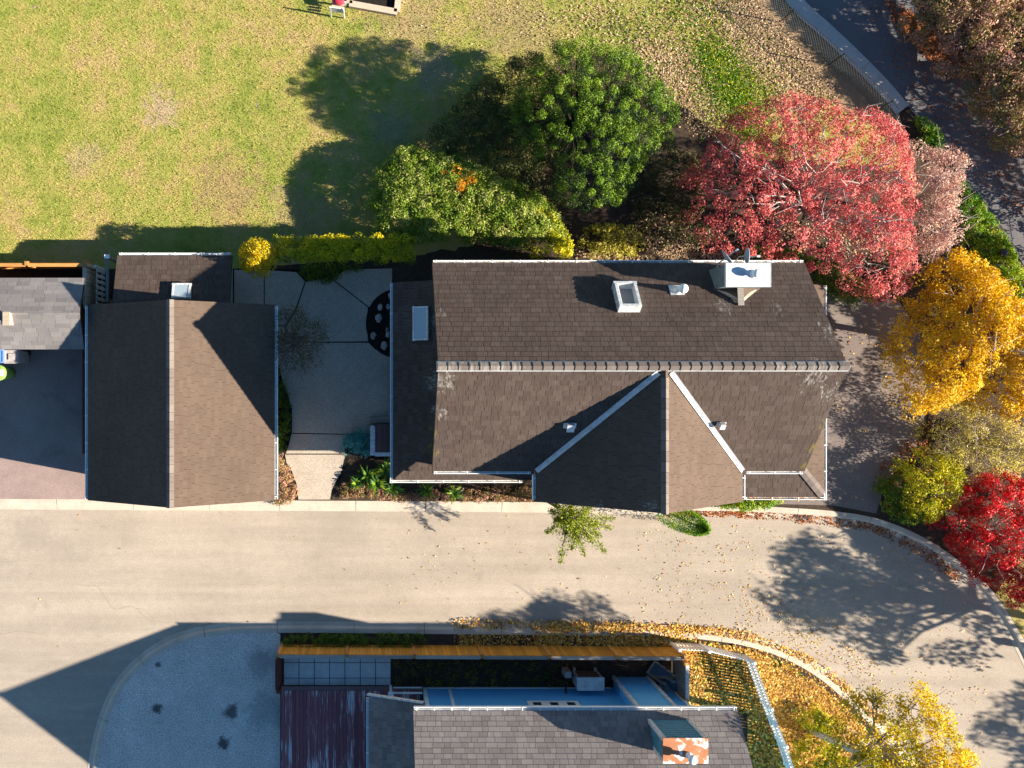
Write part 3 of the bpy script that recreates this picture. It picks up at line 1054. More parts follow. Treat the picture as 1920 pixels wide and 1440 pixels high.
sheet('garden_bed', ragged([(800, 468), (905, 452), (990, 300), (1030, 130), (1100, 100), (1190, 115), (1250, 170), (1310, 230), (1420, 290), (1700, 330), (1790, 420), (1800, 520), (1720, 560), (1590, 556), (1480, 520), (1480, 640), (800, 640)]), 0.107, M['soil'])

# road cracks: thin sunken tar lines
for pts_c in ([(150, 1097), (185, 1101), (200, 1125), (218, 1142), (240, 1136), (256, 1141), (266, 1151), (280, 1162), (292, 1170)],
              [(256, 1141), (272, 1144), (284, 1158), (300, 1167), (320, 1166)], [(0, 1189), (40, 1184), (82, 1189)]):
    ln = smooth_line(pts_c, 0.0, 0.12)
    ln = [p + Vector((random.uniform(-1, 1), random.uniform(-1, 1))) * 0.02 for p in ln]
    o = MB().prism([tuple(p) for p in offset(ln, 0.007)] + [tuple(p) for p in offset(ln, -0.007)][::-1], -0.002, 0.003).build('road_crack', M['drive'], bpy.data.objects['road'])

# ================================================================== MAIN HOUSE
XL, XR = 2.10, 14.78
YS, YN, YR = -3.05, 4.02, 0.47
ZE, ZR = 5.2, 7.9
DX0, DX1, DXR, DY, DZR = 5.63, 12.66, 9.145, -4.10, 7.88
house = root_of('brown_roof_house', (8.4, 0.4, 0.1), 'large brown shingled house with a long ridge and front cross gable', 'house')
R = Roof(house, M)
WV = [0.22, 0.27, 0.32, 0.38]
R.plane([(XR, YN, ZE), (XL, YN, ZE), (XL, YR, ZR), (XR, YR, ZR)], 'sh_main', 0.205, WV, 0.026)
R.plane([(XL, YS, ZE), (DX0, YS, ZE), (DXR, YR, ZR), (XL, YR, ZR)], 'sh_main', 0.205, WV, 0.026)
R.plane([(DX1, YS, ZE), (XR, YS, ZE), (XR, YR, ZR), (DXR, YR, ZR)], 'sh_main', 0.205, WV, 0.026)
WG = [0.33, 0.4]
R.plane([(DX0, YS, ZE), (DX0, DY, ZE), (DXR, DY, DZR), (DXR, YR, DZR)], 'sh_dormer', 0.16, WG, 0.013)
R.plane([(DX1, DY, ZE), (DX1, YS, ZE), (DXR, YR, DZR), (DXR, DY, DZR)], 'sh_dormer', 0.16, WG, 0.013)
# lower skirt roofs
SZ = 2.7
sl = 0.6
R.plane([(0.83, 3.64, SZ), (0.83, -3.64, SZ), (2.5, -1.97, SZ + 1.67 * sl), (2.5, 3.64, SZ + 1.67 * sl)], 'sh_main', 0.205, WV, 0.02)
R.plane([(0.83, -3.64, SZ), (5.95, -3.64, SZ), (5.95, -2.6, SZ + 1.04 * sl), (1.87, -2.6, SZ + 1.04 * sl)], 'sh_main', 0.205, WV, 0.02)
R.plane([(1.87, -2.6, SZ + 1.04 * sl), (2.5, -2.6, SZ + 1.04 * sl), (2.5, -1.97, SZ + 1.67 * sl)], 'sh_main', 0.205, WV, 0.02)
s2 = 0.47
R.plane([(16.74, -4.27, SZ), (16.74, 3.55, SZ), (14.3, 3.55, SZ + 2.44 * s2), (14.3, -1.83, SZ + 2.44 * s2)], 'sh_dormer', 0.16, WG, 0.013)
R.plane([(12.3, -4.27, SZ), (16.74, -4.27, SZ), (15.07, -2.6, SZ + 1.67 * s2), (12.3, -2.6, SZ + 1.67 * s2)], 'sh_main', 0.205, WV, 0.02)
R.plane([(14.3, -2.6, SZ + 1.67 * s2), (15.07, -2.6, SZ + 1.67 * s2), (14.3, -1.83, SZ + 2.44 * s2)], 'sh_main', 0.205, WV, 0.02)
rf = R.finish(300)
nU = Vector((0, 3.55, -2.7)); nD = Vector((0, -3.55, -2.7))
ridge_caps(rf, (XL - 0.03, YR, ZR), (XR + 0.05, YR, ZR), nU, nD, 0.17, 0.325, M['cap'], 0.05, 'ridge_cap', M['valley'])
nW = Vector((-3.515, 0, -2.68)); nE = Vector((3.515, 0, -2.68))
ridge_caps(rf, (DXR, DY - 0.03, DZR + 0.01), (DXR, YR - 0.35, DZR + 0.01), nE, nW, 0.15, 0.325, M['cap'], 0.02)
hipn1 = Vector((-1, 1, 0)) + Vector((0, 0, -0.25)); hipn2 = Vector((1, -1, 0)) + Vector((0, 0, -0.25))
ridge_caps(rf, (0.9, -3.57, SZ + 0.06), (2.4, -2.07, SZ + 0.96), (-1, 1, -0.58), (1, -1, -0.58), 0.11, 0.3, M['sh_main'], 0.015, 'hip_cap')
ridge_caps(rf, (16.66, -4.19, SZ + 0.06), (15.0, -2.53, SZ + 0.84), (-1, -1, -0.45), (1, 1, -0.45), 0.17, 0.3, M['cap'], 0.015, 'hip_cap')


def valley(a, b, n1, n2, w):
    a, b = Vector(a), Vector(b)
    up = Vector((0, 0, 0.035))
    n1, n2 = Vector(n1).normalized(), Vector(n2).normalized()
    vs = [a + n1 * w + up, a + up * 0.8, a + n2 * w + up, b + n1 * w + up, b + up * 0.8, b + n2 * w + up]
    vs += [v - Vector((0, 0, 0.03)) for v in vs]
    MB().add(vs, [(0, 1, 4, 3), (1, 2, 5, 4), (0, 3, 9, 6), (2, 8, 11, 5), (6, 9, 10, 7), (7, 10, 11, 8), (0, 6, 7, 1), (1, 7, 8, 2), (3, 4, 10, 9), (4, 5, 11, 10)]).build('valley_flashing', M['valley'], rf)


valley((DX0, YS, ZE + 0.01), (DXR - 0.2, YR - 0.2, ZR - 0.14), (-1, 1, 0.76), (1, -1, 0.76), 0.10)
valley((DX1, YS, ZE + 0.01), (DXR + 0.2, YR - 0.2, ZR - 0.14), (1, 1, 0.76), (-1, -1, 0.76), 0.10)
for a, b, o_ in [((XL + 0.03, YN, ZE), (XR - 0.03, YN, ZE), (0, 1, 0)), ((XL + 0.05, YS, ZE), (DX0 - 0.16, YS, ZE), (0, -1, 0)), ((DX1 + 0.16, YS, ZE), (XR - 0.05, YS, ZE), (0, -1, 0)),
                 ((DX0, DY + 0.06, ZE), (DX0, YS - 0.14, ZE), (-1, 0, 0)), ((DX1, DY + 0.06, ZE), (DX1, YS - 0.14, ZE), (1, 0, 0)),
                 ((0.83, -3.76, SZ), (0.83, 3.64, SZ), (-1, 0, 0)), ((0.7, -3.64, SZ), (5.6, -3.64, SZ), (0, -1, 0)),
                 ((16.74, -4.39, SZ), (16.74, 3.55, SZ), (1, 0, 0)), ((12.82, -4.27, SZ), (16.86, -4.27, SZ), (0, -1, 0))]:
    gutter(rf, a, b, o_)
# barge boards on the rakes
for x in (XL + 0.02, XR - 0.02):
    for ye in (YN, YS):
        MB().bar((x, ye, ZE - 0.19), (x, YR, ZR - 0.19), 0.035, 0.2).build('barge_board', M['fascia'], rf)
for xe in (DX0, DX1):
    MB().bar((xe, DY + 0.02, ZE - 0.19), (DXR, DY + 0.02, DZR - 0.19), 0.035, 0.2).build('barge_board', M['fascia'], rf)
# walls
w = MB()
w.bx(1.25, 16.3, -3.3, 3.3, 0.0, SZ - 0.05)
w.prism([(2.5, -2.6), (14.3, -2.6), (14.3, 3.6), (2.5, 3.6)], SZ - 0.05, ZE + 0.1)
w.bx(6.0, 12.3, -3.75, -2.6, 0.0, ZE)
for x0, x1 in ((2.5, 2.6), (14.2, 14.3)):
    w.add([(x0, -2.6, ZE), (x0, 3.6, ZE), (x0, YR, ZR - 0.25), (x1, -2.6, ZE), (x1, 3.6, ZE), (x1, YR, ZR - 0.25)],
          [(0, 2, 1), (3, 4, 5), (0, 1, 4, 3), (1, 2, 5, 4), (2, 0, 3, 5)])
w.add([(6.0, -3.75, ZE), (12.3, -3.75, ZE), (DXR, -3.75, DZR - 0.25), (6.0, -3.65, ZE), (12.3, -3.65, ZE), (DXR, -3.65, DZR - 0.25)],
      [(0, 1, 2), (3, 5, 4), (0, 3, 4, 1), (1, 4, 5, 2), (2, 5, 3, 0)])
w.build('wall', M['house_wall'], house)


def window(parent, x0, x1, y, z0, z1, out=-1, m=None):
    """framed window on a wall that faces +-Y"""
    f = MB()
    d = 0.05
    ya, yb = (y - d, y) if out < 0 else (y, y + d)
    f.bx(x0, x1, ya, yb, z0, z0 + 0.07); f.bx(x0, x1, ya, yb, z1 - 0.07, z1)
    f.bx(x0, x0 + 0.07, ya, yb, z0 + 0.07, z1 - 0.07); f.bx(x1 - 0.07, x1, ya, yb, z0 + 0.07, z1 - 0.07)
    fr = f.build('window', M['white'], parent)
    p = MB().bx(x0 + 0.07, x1 - 0.07, y + out * 0.02 - 0.004, y + out * 0.02 + 0.004, z0 + 0.07, z1 - 0.07).build('pane', M['glass'], fr)


window(house, 7.6, 8.9, -3.75, 3.3, 4.6); window(house, 9.5, 10.8, -3.75, 3.3, 4.6)
window(house, 7.6, 10.8, -3.75, 0.9, 2.2)

# skylights, chimney, pipes on the north slope
slopeN = (Vector((-1, 0, 0)), Vector((0, -3.55, 2.7)).normalized(), Vector((0, 2.7, 3.55)).normalized())
slopeS = (Vector((1, 0, 0)), Vector((0, 3.55, 2.7)).normalized(), Vector((0, -2.7, 3.55)).normalized())


def roofpt(u, v, slope='N'):
    """point of the main roof seen at photo pixel"""
    z = 6.0
    for _ in range(30):
        p = P(u, v, z)
        z = ZR - (abs(p.y - YR)) * (2.7 / 3.55) if slope in 'NS' else z
    return Vector((p.x, p.y, z))


def curb_skylight(parent, c, ax, w_, l_, h_, fw=0.09, shaft=True, glass=None):
    X, Y, Z = ax
    c = Vector(c)
    f = MB()
    f.box(c + Y * (l_ / 2 - fw / 2) + Z * h_ / 2, (w_, fw, h_), ax); f.box(c - Y * (l_ / 2 - fw / 2) + Z * h_ / 2, (w_ + 0.04, fw, h_ - 0.01), ax)
    f.box(c + X * (w_ / 2 - fw / 2) + Z * h_ / 2, (fw, l_ - 2 * fw, h_ + 0.004), ax); f.box(c - X * (w_ / 2 - fw / 2) + Z * h_ / 2, (fw, l_ - 2 * fw, h_ + 0.004), ax)
    sk = f.build('skylight', M['white_dirty'], parent)
    if shaft:
        MB().box(c + Z * 0.035, (w_ - 2 * fw, l_ - 2 * fw, 0.03), ax).build('shaft_floor', M['shaftfloor'], sk)
        q = MB()
        q.box(c + X * (w_ / 2 - fw - 0.012) + Z * (h_ / 2 + 0.02), (0.02, l_ - 2 * fw, h_ - 0.08), ax)
        q.box(c + Y * (l_ / 2 - fw - 0.012) + Z * (h_ / 2 + 0.02), (w_ - 2 * fw - 0.05, 0.02, h_ - 0.08), ax)
        q.build('shaft_lining', M['white'], sk)
    MB().box(c + Z * (h_ - 0.02), (w_ - 2 * fw, l_ - 2 * fw, 0.012), ax).build('pane', glass or M['clear'], sk)
    return sk


M['shaftfloor'] = mat_plain('shaft_floor', (0.19, 0.15, 0.13), 0.1, 4, 0.9)
c = roofpt(1173, 563)
curb_skylight(rf, c, slopeN, 0.72, 1.10, 0.34)
# flue pipe with conical flashing and cap
p = roofpt(1268, 545)
fl = MB()
fl.box(p + slopeN[2] * 0.03, (0.46, 0.42, 0.02), slopeN)
pf = fl.build('flue_flashing', M['metal'], rf)
b = MB()
b.lathe((p.x, p.y, p.z), [(0.17, -0.05), (0.09, 0.25), (0.075, 0.26), (0.075, 0.62), (0.15, 0.63), (0.16, 0.68), (0.10, 0.78), (0.0, 0.80)], 16)
b.build('flue_pipe', M['white'], rf, True)
# low box vents on the south slope
for (u, v, ss) in ((1068, 797, 0.22), (1352, 794, 0.16)):
    p = roofpt(u, v, 'S')
    q = MB()
    q.box(p + slopeS[2] * 0.03, (ss * 1.9, ss * 1.0, 0.014), slopeS)
    q.box(p + slopeS[2] * 0.11 + slopeS[1] * 0.02, (ss, ss * 1.1, 0.15), slopeS)
    q.box(p + slopeS[2] * 0.195, (ss * 1.1, ss * 1.25, 0.02), slopeS)
    q.build('roof_vent', M['metal'], rf)

# chimney chase with metal top, collar pipe and a cricket behind
CX0, CX1, CY0, CY1, CZ = 11.45, 12.80, 3.08, 3.75, 6.9
ch = MB().bx(CX0, CX1, CY0, CY1, 4.9, CZ).build('chimney', M['chase'], rf)
# siding laps
q = MB()
for i in range(8):
    z = 5.25 + i * 0.19
    q.bx(CX0 - 0.012, CX1 + 0.012, CY0 - 0.012, CY1 + 0.012, z, z + 0.165)
q.build('chimney_siding', M['chase'], ch)
q = MB()
q.bx(CX0 - 0.04, CX1 + 0.04, CY0 - 0.04, CY1 + 0.04, CZ, CZ + 0.03)
q.bx(CX0 - 0.05, CX1 + 0.05, CY0 - 0.05, CY0 - 0.035, CZ - 0.08, CZ + 0.035); q.bx(CX0 - 0.05, CX1 + 0.05, CY1 + 0.035, CY1 + 0.05, CZ - 0.08, CZ + 0.035)
q.bx(CX0 - 0.05, CX0 - 0.035, CY0 - 0.035, CY1 + 0.035, CZ - 0.08, CZ + 0.035); q.bx(CX1 + 0.035, CX1 + 0.05, CY0 - 0.035, CY1 + 0.035, CZ - 0.08, CZ + 0.035)
q.build('chimney_cap', M['chim_cap'], ch)
MB().lathe((12.30, 3.44, CZ + 0.03), [(0.14, 0.0), (0.13, 0.05), (0.09, 0.06), (0.09, 0.16), (0.13, 0.17), (0.14, 0.24), (0.09, 0.30), (0.0, 0.31)], 18).build('flue_pipe', M['white'], ch, True)
# cricket: small saddle roof on the up-slope side
zr_ = lambda y: ZR - (y - YR) * (2.7 / 3.55)
cm = (CX0 + CX1) / 2
vs = [(CX0 - 0.15, CY0, zr_(CY0) + 0.04), (CX1 + 0.15, CY0, zr_(CY0) + 0.04), (cm, CY0, zr_(CY0) + 0.42), (cm, CY0 - 0.5, zr_(CY0 - 0.5) + 0.04)]
MB().add(vs, [(0, 3, 2), (3, 1, 2), (0, 2, 1), (0, 1, 3)]).build('chimney_cricket', M['sh_garage'], rf)
for sx in (-1, 1):
    MB().bar((cm + sx * 0.08, CY0 - 0.42, zr_(CY0 - 0.42) + 0.09), (cm + sx * 0.62, CY0 - 0.03, zr_(CY0) + 0.12), 0.09, 0.02).build('cricket_flashing', M['palewood'], rf)
MB().bar((cm - 0.02, CY0 - 0.02, zr_(CY0) + 0.45), (cm - 0.02, CY0 - 0.6, zr_(CY0 - 0.6) + 0.06), 0.2, 0.02).build('cricket_ridge_cap', M['greywood'], rf)

# two skylights elsewhere on this roof
slopeW = (Vector((0, -1, 0)), Vector((1.0, 0, sl)).normalized(), Vector((-sl, 0, 1.0)).normalized())
c = P(791, 606, SZ + 0.75)
curb_skylight(rf, (c.x, c.y, SZ + (c.x - 0.83) * sl), slopeW, 1.22, 0.62, 0.13, 0.06, False, M['dome'])

# two satellite dishes behind the chimney


def dish(label, c, face, rad, mast_to):
    c, face = Vector(c), Vector(face).normalized()
    r_ = root_of('satellite_dish', mast_to, label, 'satellite dish', 'satellite dishes behind the chimney')
    X = face.cross(Vector((0, 0, 1))).normalized(); Y = face.cross(X)
    vs, fs = [c - face * 0.09], []
    n = 20
    for ring, (rr, dd) in enumerate(((0.4, -0.075), (0.75, -0.04), (1.0, 0.0))):
        for k in range(n):
            a = 2 * math.pi * k / n
            vs.append(c + X * (math.cos(a) * rad * rr) + Y * (math.sin(a) * rad * rr * 0.9) + face * dd)
    for k in range(n): fs.append((0, 1 + k, 1 + (k + 1) % n))
    for ring in range(2):
        for k in range(n):
            fs.append((1 + ring * n + k, 1 + (ring + 1) * n + k, 1 + (ring + 1) * n + (k + 1) % n, 1 + ring * n + (k + 1) % n))
    nb = len(vs)
    vs2 = [v - face * 0.02 for v in vs]
    m_ = MB().add(vs, fs).add(vs2, [f[::-1] for f in fs])
    b0 = 1 + 2 * n
    m_.f += [(b0 + k, nb + b0 + k, nb + b0 + (k + 1) % n, b0 + (k + 1) % n) for k in range(n)]
    m_.build('reflector', M['dish'], r_, True)
    tip = c + face * 0.42 - Vector((0, 0, 0.1))
    MB().tube([c - Vector((0, 0, rad * 0.85)), c + face * 0.25 - Vector((0, 0, rad * 0.6)), tip], 0.018, 6).build('feed_arm', M['dish'], r_)
    MB().tube([tip, tip - face * 0.1], [0.04, 0.035], 8).build('feed_horn', M['white'], r_)
    MB().tube([c - face * 0.08, c - face * 0.2 - Vector((0, 0, 0.2)), Vector(mast_to)], 0.022, 6).build('mast', M['metal'], r_)


dish('grey satellite dish tilted beside the left corner of the metal topped chimney', (11.55, 4.02, 6.75), (0.75, 0.6, 0.35), 0.30, (11.6, 3.78, 5.6))
dish('grey satellite dish standing edge on behind the middle of the chimney', (12.18, 4.05, 6.75), (0.98, 0.0, 0.15), 0.27, (12.1, 3.78, 5.6))

# ================================================================== GARAGE
GX0, GX1, GXR, GY0, GY1, GZE, GZR = -10.5, -3.57, -7.02, -4.42, 2.85, 2.5, 4.43
gar = root_of('garage', (-7.0, -0.8, 0.1), 'detached garage with plain gable roof beside the lane', 'garage')
R = Roof(gar, M)
WG2 = [0.33, 0.33, 0.45]
R.plane([(GX1, GY0, GZE), (GX1, GY1, GZE), (GXR, GY1, GZR), (GXR, GY0, GZR)], 'sh_garage', 0.145, WG2, 0.011)
R.plane([(GX0, GY1, GZE), (GX0, GY0, GZE), (GXR, GY0, GZR), (GXR, GY1, GZR)], 'sh_garage', 0.145, WG2, 0.011)
AX0, AX1, AY1, AZ0, AZ1 = -9.5, -5.2, 4.72, 2.2, 2.84
R.plane([(AX1, AY1, AZ0), (AX0, AY1, AZ0), (AX0, GY1 - 0.3, AZ1 + 0.08), (AX1, GY1 - 0.3, AZ1 + 0.08)], 'sh_main', 0.2, WV, 0.02)
rg = R.finish(300)
ridge_caps(rg, (GXR, GY0 - 0.02, GZR), (GXR, GY1 + 0.02, GZR), (1, 0, -0.557), (-1, 0, -0.557), 0.15, 0.3, M['cap'], 0.02)
gutter(rg, (GX1, GY0 + 0.04, GZE), (GX1, GY1 - 0.04, GZE), (1, 0, 0), 0.1, 0.1)
gutter(rg, (GX0, GY0 + 0.04, GZE), (GX0, GY1 - 0.04, GZE), (-1, 0, 0), 0.1, 0.1)
gutter(rg, (AX0 + 0.05, AY1, AZ0), (AX1 - 0.05, AY1, AZ0), (0, 1, 0), 0.09, 0.09)
for y in (GY0 + 0.02, GY1 - 0.02):
    for xe in (GX0, GX1): MB().bar((xe, y, GZE - 0.18), (GXR, y, GZR - 0.18), 0.035, 0.18).build('barge_board', M['fascia'], rg)
w = MB()
w.bx(-10.05, -4.02, -3.95, 2.5, 0.0, GZE)
for y0, y1 in ((-3.95, -3.85), (2.4, 2.5)):
    w.add([(-10.05, y0, GZE), (-4.02, y0, GZE), (GXR, y0, GZR - 0.2), (-10.05, y1, GZE), (-4.02, y1, GZE), (GXR, y1, GZR - 0.2)],
          [(0, 1, 2), (3, 5, 4), (0, 3, 4, 1), (1, 4, 5, 2), (2, 5, 3, 0)])
w.bx(-9.3, -5.5, 2.5, 4.45, 0.0, AZ0 - 0.05)
w.build('wall', M['house_wall'], gar)
dr = MB()
for i in range(4): dr.bx(-9.4, -4.7, -4.0, -3.95, 0.12 + i * 0.53, 0.62 + i * 0.53)
dr.build('garage_door', M['white'], gar)
asl = (AZ1 - AZ0) / (AY1 - GY1)
slopeA = (Vector((-1, 0, 0)), Vector((0, -1, asl)).normalized(), Vector((0, asl, 1)).normalized())
c = P(341, 548, 2.75)
curb_skylight(rg, (c.x, c.y, AZ0 + (AY1 - c.y) * asl), slopeA, 0.68, 0.58, 0.2, 0.07, False, M['dome'])

# ================================================================== SOUTH NEIGHBOUR (grey roof)
SX0, SX1, SYN, SYR, SZE, SZR = 1.49, 12.84, -11.53, -15.6, 4.4, 7.75
SYS = SYR - (SYN - SYR)
nb = root_of('blue_house', (7.0, -15.6, 0.1), 'blue sided house with grey brown shingles south of the lane', 'house')
R = Roof(nb, M)
WS = [0.2, 0.3, 0.4]
ycut = -13.9
kz = SZE + (SYN - ycut) * (SZR - SZE) / (SYN - SYR)
R.plane([(SX1, SYN, SZE), (SX0, SYN, SZE), (SX0, SYR, SZR), (SX1, SYR, SZR)], 'sh_low', 0.18, WS, 0.016)
R.plane([(SX0, SYS, SZE), (SX1, SYS, SZE), (SX1, SYR, SZR), (SX0, SYR, SZR)], 'sh_low', 0.36, [1.2], 0.016)
R.plane([(-0.06, -11.62, 2.6), (-0.06, -19.6, 2.6), (1.95, -19.6, 3.45), (1.95, -11.62, 3.45)], 'sh_low', 0.18, [0.3, 0.4], 0.012)
rn_ = R.finish(300)
ridge_caps(rn_, (SX0, SYR, SZR), (SX1, SYR, SZR), (0, 4.07, -3.35), (0, -4.07, -3.35), 0.15, 0.33, M['sh_low'], 0.02)
gutter(rn_, (SX0 + 0.02, SYN, SZE), (SX1 - 0.02, SYN, SZE), (0, 1, 0), 0.12, 0.11, None, 0.62)
gutter(rn_, (-0.06, -19.6, 2.6), (-0.06, -11.75, 2.6), (-1, 0, 0), 0.09, 0.09)
MB().bar((-0.12, -11.6, 2.56), (1.9, -11.6, 3.42), 0.05, 0.16).build('barge_board', M['white_dirty'], rn_)
for x in (SX0 + 0.02, SX1 - 0.02):
    for ye in (SYN, SYS): MB().bar((x, ye, SZE - 0.18), (x, SYR, SZR - 0.18), 0.035, 0.18).build('barge_board', M['fascia'], rn_)
WY = -12.25
w = MB()
w.bx(2.09, 12.07, SYS + 0.75, WY, 0.0, SZE + 0.3)
for x0, x1 in ((2.09, 2.19), (11.97, 12.07)):
    w.add([(x0, WY, SZE + 0.3), (x0, SYS + 0.75, SZE + 0.3), (x0, SYR, SZR - 0.2), (x1, WY, SZE + 0.3), (x1, SYS + 0.75, SZE + 0.3), (x1, SYR, SZR - 0.2)],
          [(0, 2, 1), (3, 4, 5), (0, 1, 4, 3), (1, 2, 5, 4), (2, 0, 3, 5)])
w.build('wall', M['blue_wall'], nb)
# lapped boards of the wall that faces the lane
lap = MB()
i = 0
z = 0.25
while z < 4.2:
    vs = [(2.09, WY + 0.004, z + 0.19), (12.07, WY + 0.004, z + 0.19), (12.07, WY + 0.016, z), (2.09, WY + 0.016, z), (2.09, WY, z), (12.07, WY, z)]
    lap.add(vs, [(0, 1, 2, 3), (3, 2, 5, 4)])
    z += 0.19
tag(lap.build('lap_siding', M['blue_wall'], nb), kind='stuff')
for x, wd in ((2.15, 0.14), (3.13, 0.12), (12.0, 0.14)):
    MB().bx(x - wd / 2, x + wd / 2, WY + 0.017, WY + 0.045, 0.1, 4.3).build('corner_trim', M['white'], nb)
MB().bx(2.24, 9.6, WY + 0.018, WY + 0.05, 0.1, 0.2).build('base_trim', M['white'], nb)
# high strip window, three panes
wf = MB()
wx0, wx1, wz0, wz1 = 5.97, 7.9, 1.62, 2.22
wf.bx(wx0, wx1, WY + 0.017, WY + 0.06, wz0, wz1)
wo = wf.build('window', M['white'], nb)
for k in range(3):
    xa = wx0 + 0.18 + k * 0.64
    MB().bx(xa, xa + 0.30, WY + 0.055, WY + 0.068, wz0 + 0.17, wz1 - 0.14).build('pane', M['glass'], wo)
# chimney chase up the wall and through the eave
cx0, cx1, cy0, cy1, cz = 9.68, 11.03, -12.5, -11.8, 6.2
ch = MB().bx(cx0, cx1, cy0, cy1, 0.0, cz).build('chimney', M['blue_wall'], nb)
q = MB()
q.bx(cx0 - 0.015, cx1 + 0.015, cy0 - 0.015, cy1 + 0.015, SZE + 0.15, cz - 0.02)
q.build('chimney_siding', M['teal'], ch)
q = MB()
for i in range(9):
    z = SZE + 0.2 + i * 0.18
    q.bx(cx0 - 0.025, cx1 + 0.025, cy0 - 0.025, cy1 + 0.025, z, z + 0.15)
tag(q.build('chimney_boards', M['teal'], ch), kind='stuff')
for x in (cx0, cx1):
    q = MB()
    for y in (cy0, cy1):
        q.bx(x - 0.06, x + 0.06, y - 0.06, y + 0.06, 0.1 if y == cy1 else SZE + 0.2, cz - 0.01)
    q.build('corner_trim', M['white_dirty'], ch)
MB().bx(cx0 - 0.07, cx1 + 0.07, cy0 - 0.07, cy1 + 0.07, cz, cz + 0.05).build('chimney_cap', M['rust'], ch)
MB().lathe((10.45, -12.28, cz + 0.05), [(0.11, 0), (0.11, 0.1), (0.075, 0.12), (0.075, 0.3), (0.14, 0.31), (0.15, 0.42), (0.09, 0.47), (0, 0.48)], 18).build('flue_pipe', M['white'], ch, True)

# timber deck left of this house
dk = root_of('timber_deck', (-2.0, -15, 0.1), 'large purple brown timber deck with worn boards beside the blue house', 'deck')
DZ = 0.42
x0, x1 = P(527, 0, DZ).x, P(700, 0, DZ).x
yT = P(0, 1287, DZ).y
MB().bx(x0 + 0.03, 2.05, -20.0, yT - 0.05, 0.1, DZ - 0.04).build('deck_frame', M['fascia'], dk)
MB().bx(x0, 2.08, yT - 0.16, yT, DZ - 0.03, DZ).build('edge_board', M['porchboard'], dk)
nbrd = int((2.08 - x0) / 0.145)
me = None
for i in range(nbrd):
    xa = x0 + i * 0.145
    if me is None:
        me = MB().bx(0.004, 0.139, -8.0, 0, -0.035, 0.0).mesh('deck_board', M['deckboard'])
    o = bpy.data.objects.new('deck_board', me)
    COL.objects.link(o)
    attach(o, dk)
    o.location = (xa, yT - 0.17, DZ + random.uniform(-0.003, 0.003))
# paving slabs in the yard
pv = tag(MB().prism(P2([(531, 1226), (733, 1226), (733, 1290), (531, 1290)], 0.1), 0.05, 0.088).build('yard_paving', M['mulch']), kind='structure')
for r_ in range(3):
    for k in range(7):
        xa = P(532, 0, 0.1).x + k * 0.611
        ya = P(0, 1284, 0.1).y - 0.05 + r_ * 0.62 - 0.3
        o = MB().bx(xa + 0.012, xa + 0.595, ya + 0.012, ya + 0.605, 0.06, 0.115 + random.uniform(-0.004, 0.004), random.random()).build('paver', M['paver'], pv)
        o.parent = pv
# white railing where deck meets the wall
rl = root_of('white_railing', (0.9, -12.3, 0.42), 'short white railing at the deck steps by the blue wall', 'railing')
MB().bx(P(728, 0, 1.1).x, P(738, 0, 1.1).x, -12.9, -12.0, 1.2, 1.26).build('cap_board', M['white'], rl)
for y in (-12.05, -12.82): MB().bx(P(733, 0, 1.1).x - 0.05, P(733, 0, 1.1).x + 0.05, y - 0.05, y + 0.05, DZ, 1.2).build('post', M['white'], rl)
MB().bx(P(738, 0, 1.1).x, 2.0, -12.08, -12.03, 1.12, 1.2).build('side_rail', M['white'], rl)
MB().bx(P(738, 0, 1.1).x, 2.0, -12.07, -12.04, 0.55, 0.6).build('lower_rail', M['white'], rl)
# heat pump
hp = root_of('heat_pump', (8.5, -11.6, 0.1), 'grey metal heat pump box behind the cedar fence', 'heat pump')
MB().bx(8.02, 9.02, -11.95, -11.5, 0.25, 1.1).build('casing', M['metal'], hp)
MB().bx(7.99, 9.05, -11.98, -11.47, 1.1, 1.14).build('lid', M['chim_cap'], hp)
q = MB()
for i in range(14): q.bx(8.1 + i * 0.06, 8.13 + i * 0.06, -11.5, -11.485, 0.32, 1.0)
tag(q.build('grille', M['dark_metal'], hp), kind='stuff')
for x in (8.1, 8.94): MB().bx(x - 0.05, x + 0.05, -11.95, -11.4, 0.1, 0.25).build('foot', M['pale_concrete'], hp)
MB().tube([(7.99, -11.6, 0.5), (7.7, -11.6, 0.5), (7.65, -11.8, 0.6), (7.65, WY, 0.7)], 0.035, 6).build('hose', M['black'], hp)
MB().bx(7.62, 7.86, -11.62, -11.38, 0.1, 0.75).build('control_box', M['greybin'], hp)
# old frames leaning in the corner
for (a, b, wd, lab) in (((11.15, -11.35, 0.14), (12.0, -11.95, 0.5), 0.55, 'old grey window frame lying by the fence corner'), ((11.5, -11.9, 0.3), (12.25, -12.1, 0.75), 0.4, 'small old sash lying on top of the grey window frame')):
    a, b = Vector(a), Vector(b)
    X = (b - a).normalized(); Y = Vector((0, 0, 1)).cross(X).normalized(); Z = X.cross(Y); L = (b - a).length
    r_ = root_of('old_window', tuple(a), lab, 'window frame')
    q = MB()
    cc = (a + b) / 2
    for s_ in (-1, 1):
        q.box(cc + Y * (s_ * wd / 2), (L, 0.07, 0.05), (X, Y, Z)); q.box(cc + X * (s_ * (L / 2 - 0.035)), (0.07, wd - 0.07, 0.048), (X, Y, Z))
    q.build('frame', M['greywood'], r_)
    MB().box(cc, (L - 0.14, wd - 0.07, 0.01), (X, Y, Z)).build('pane', M['glass'], r_)


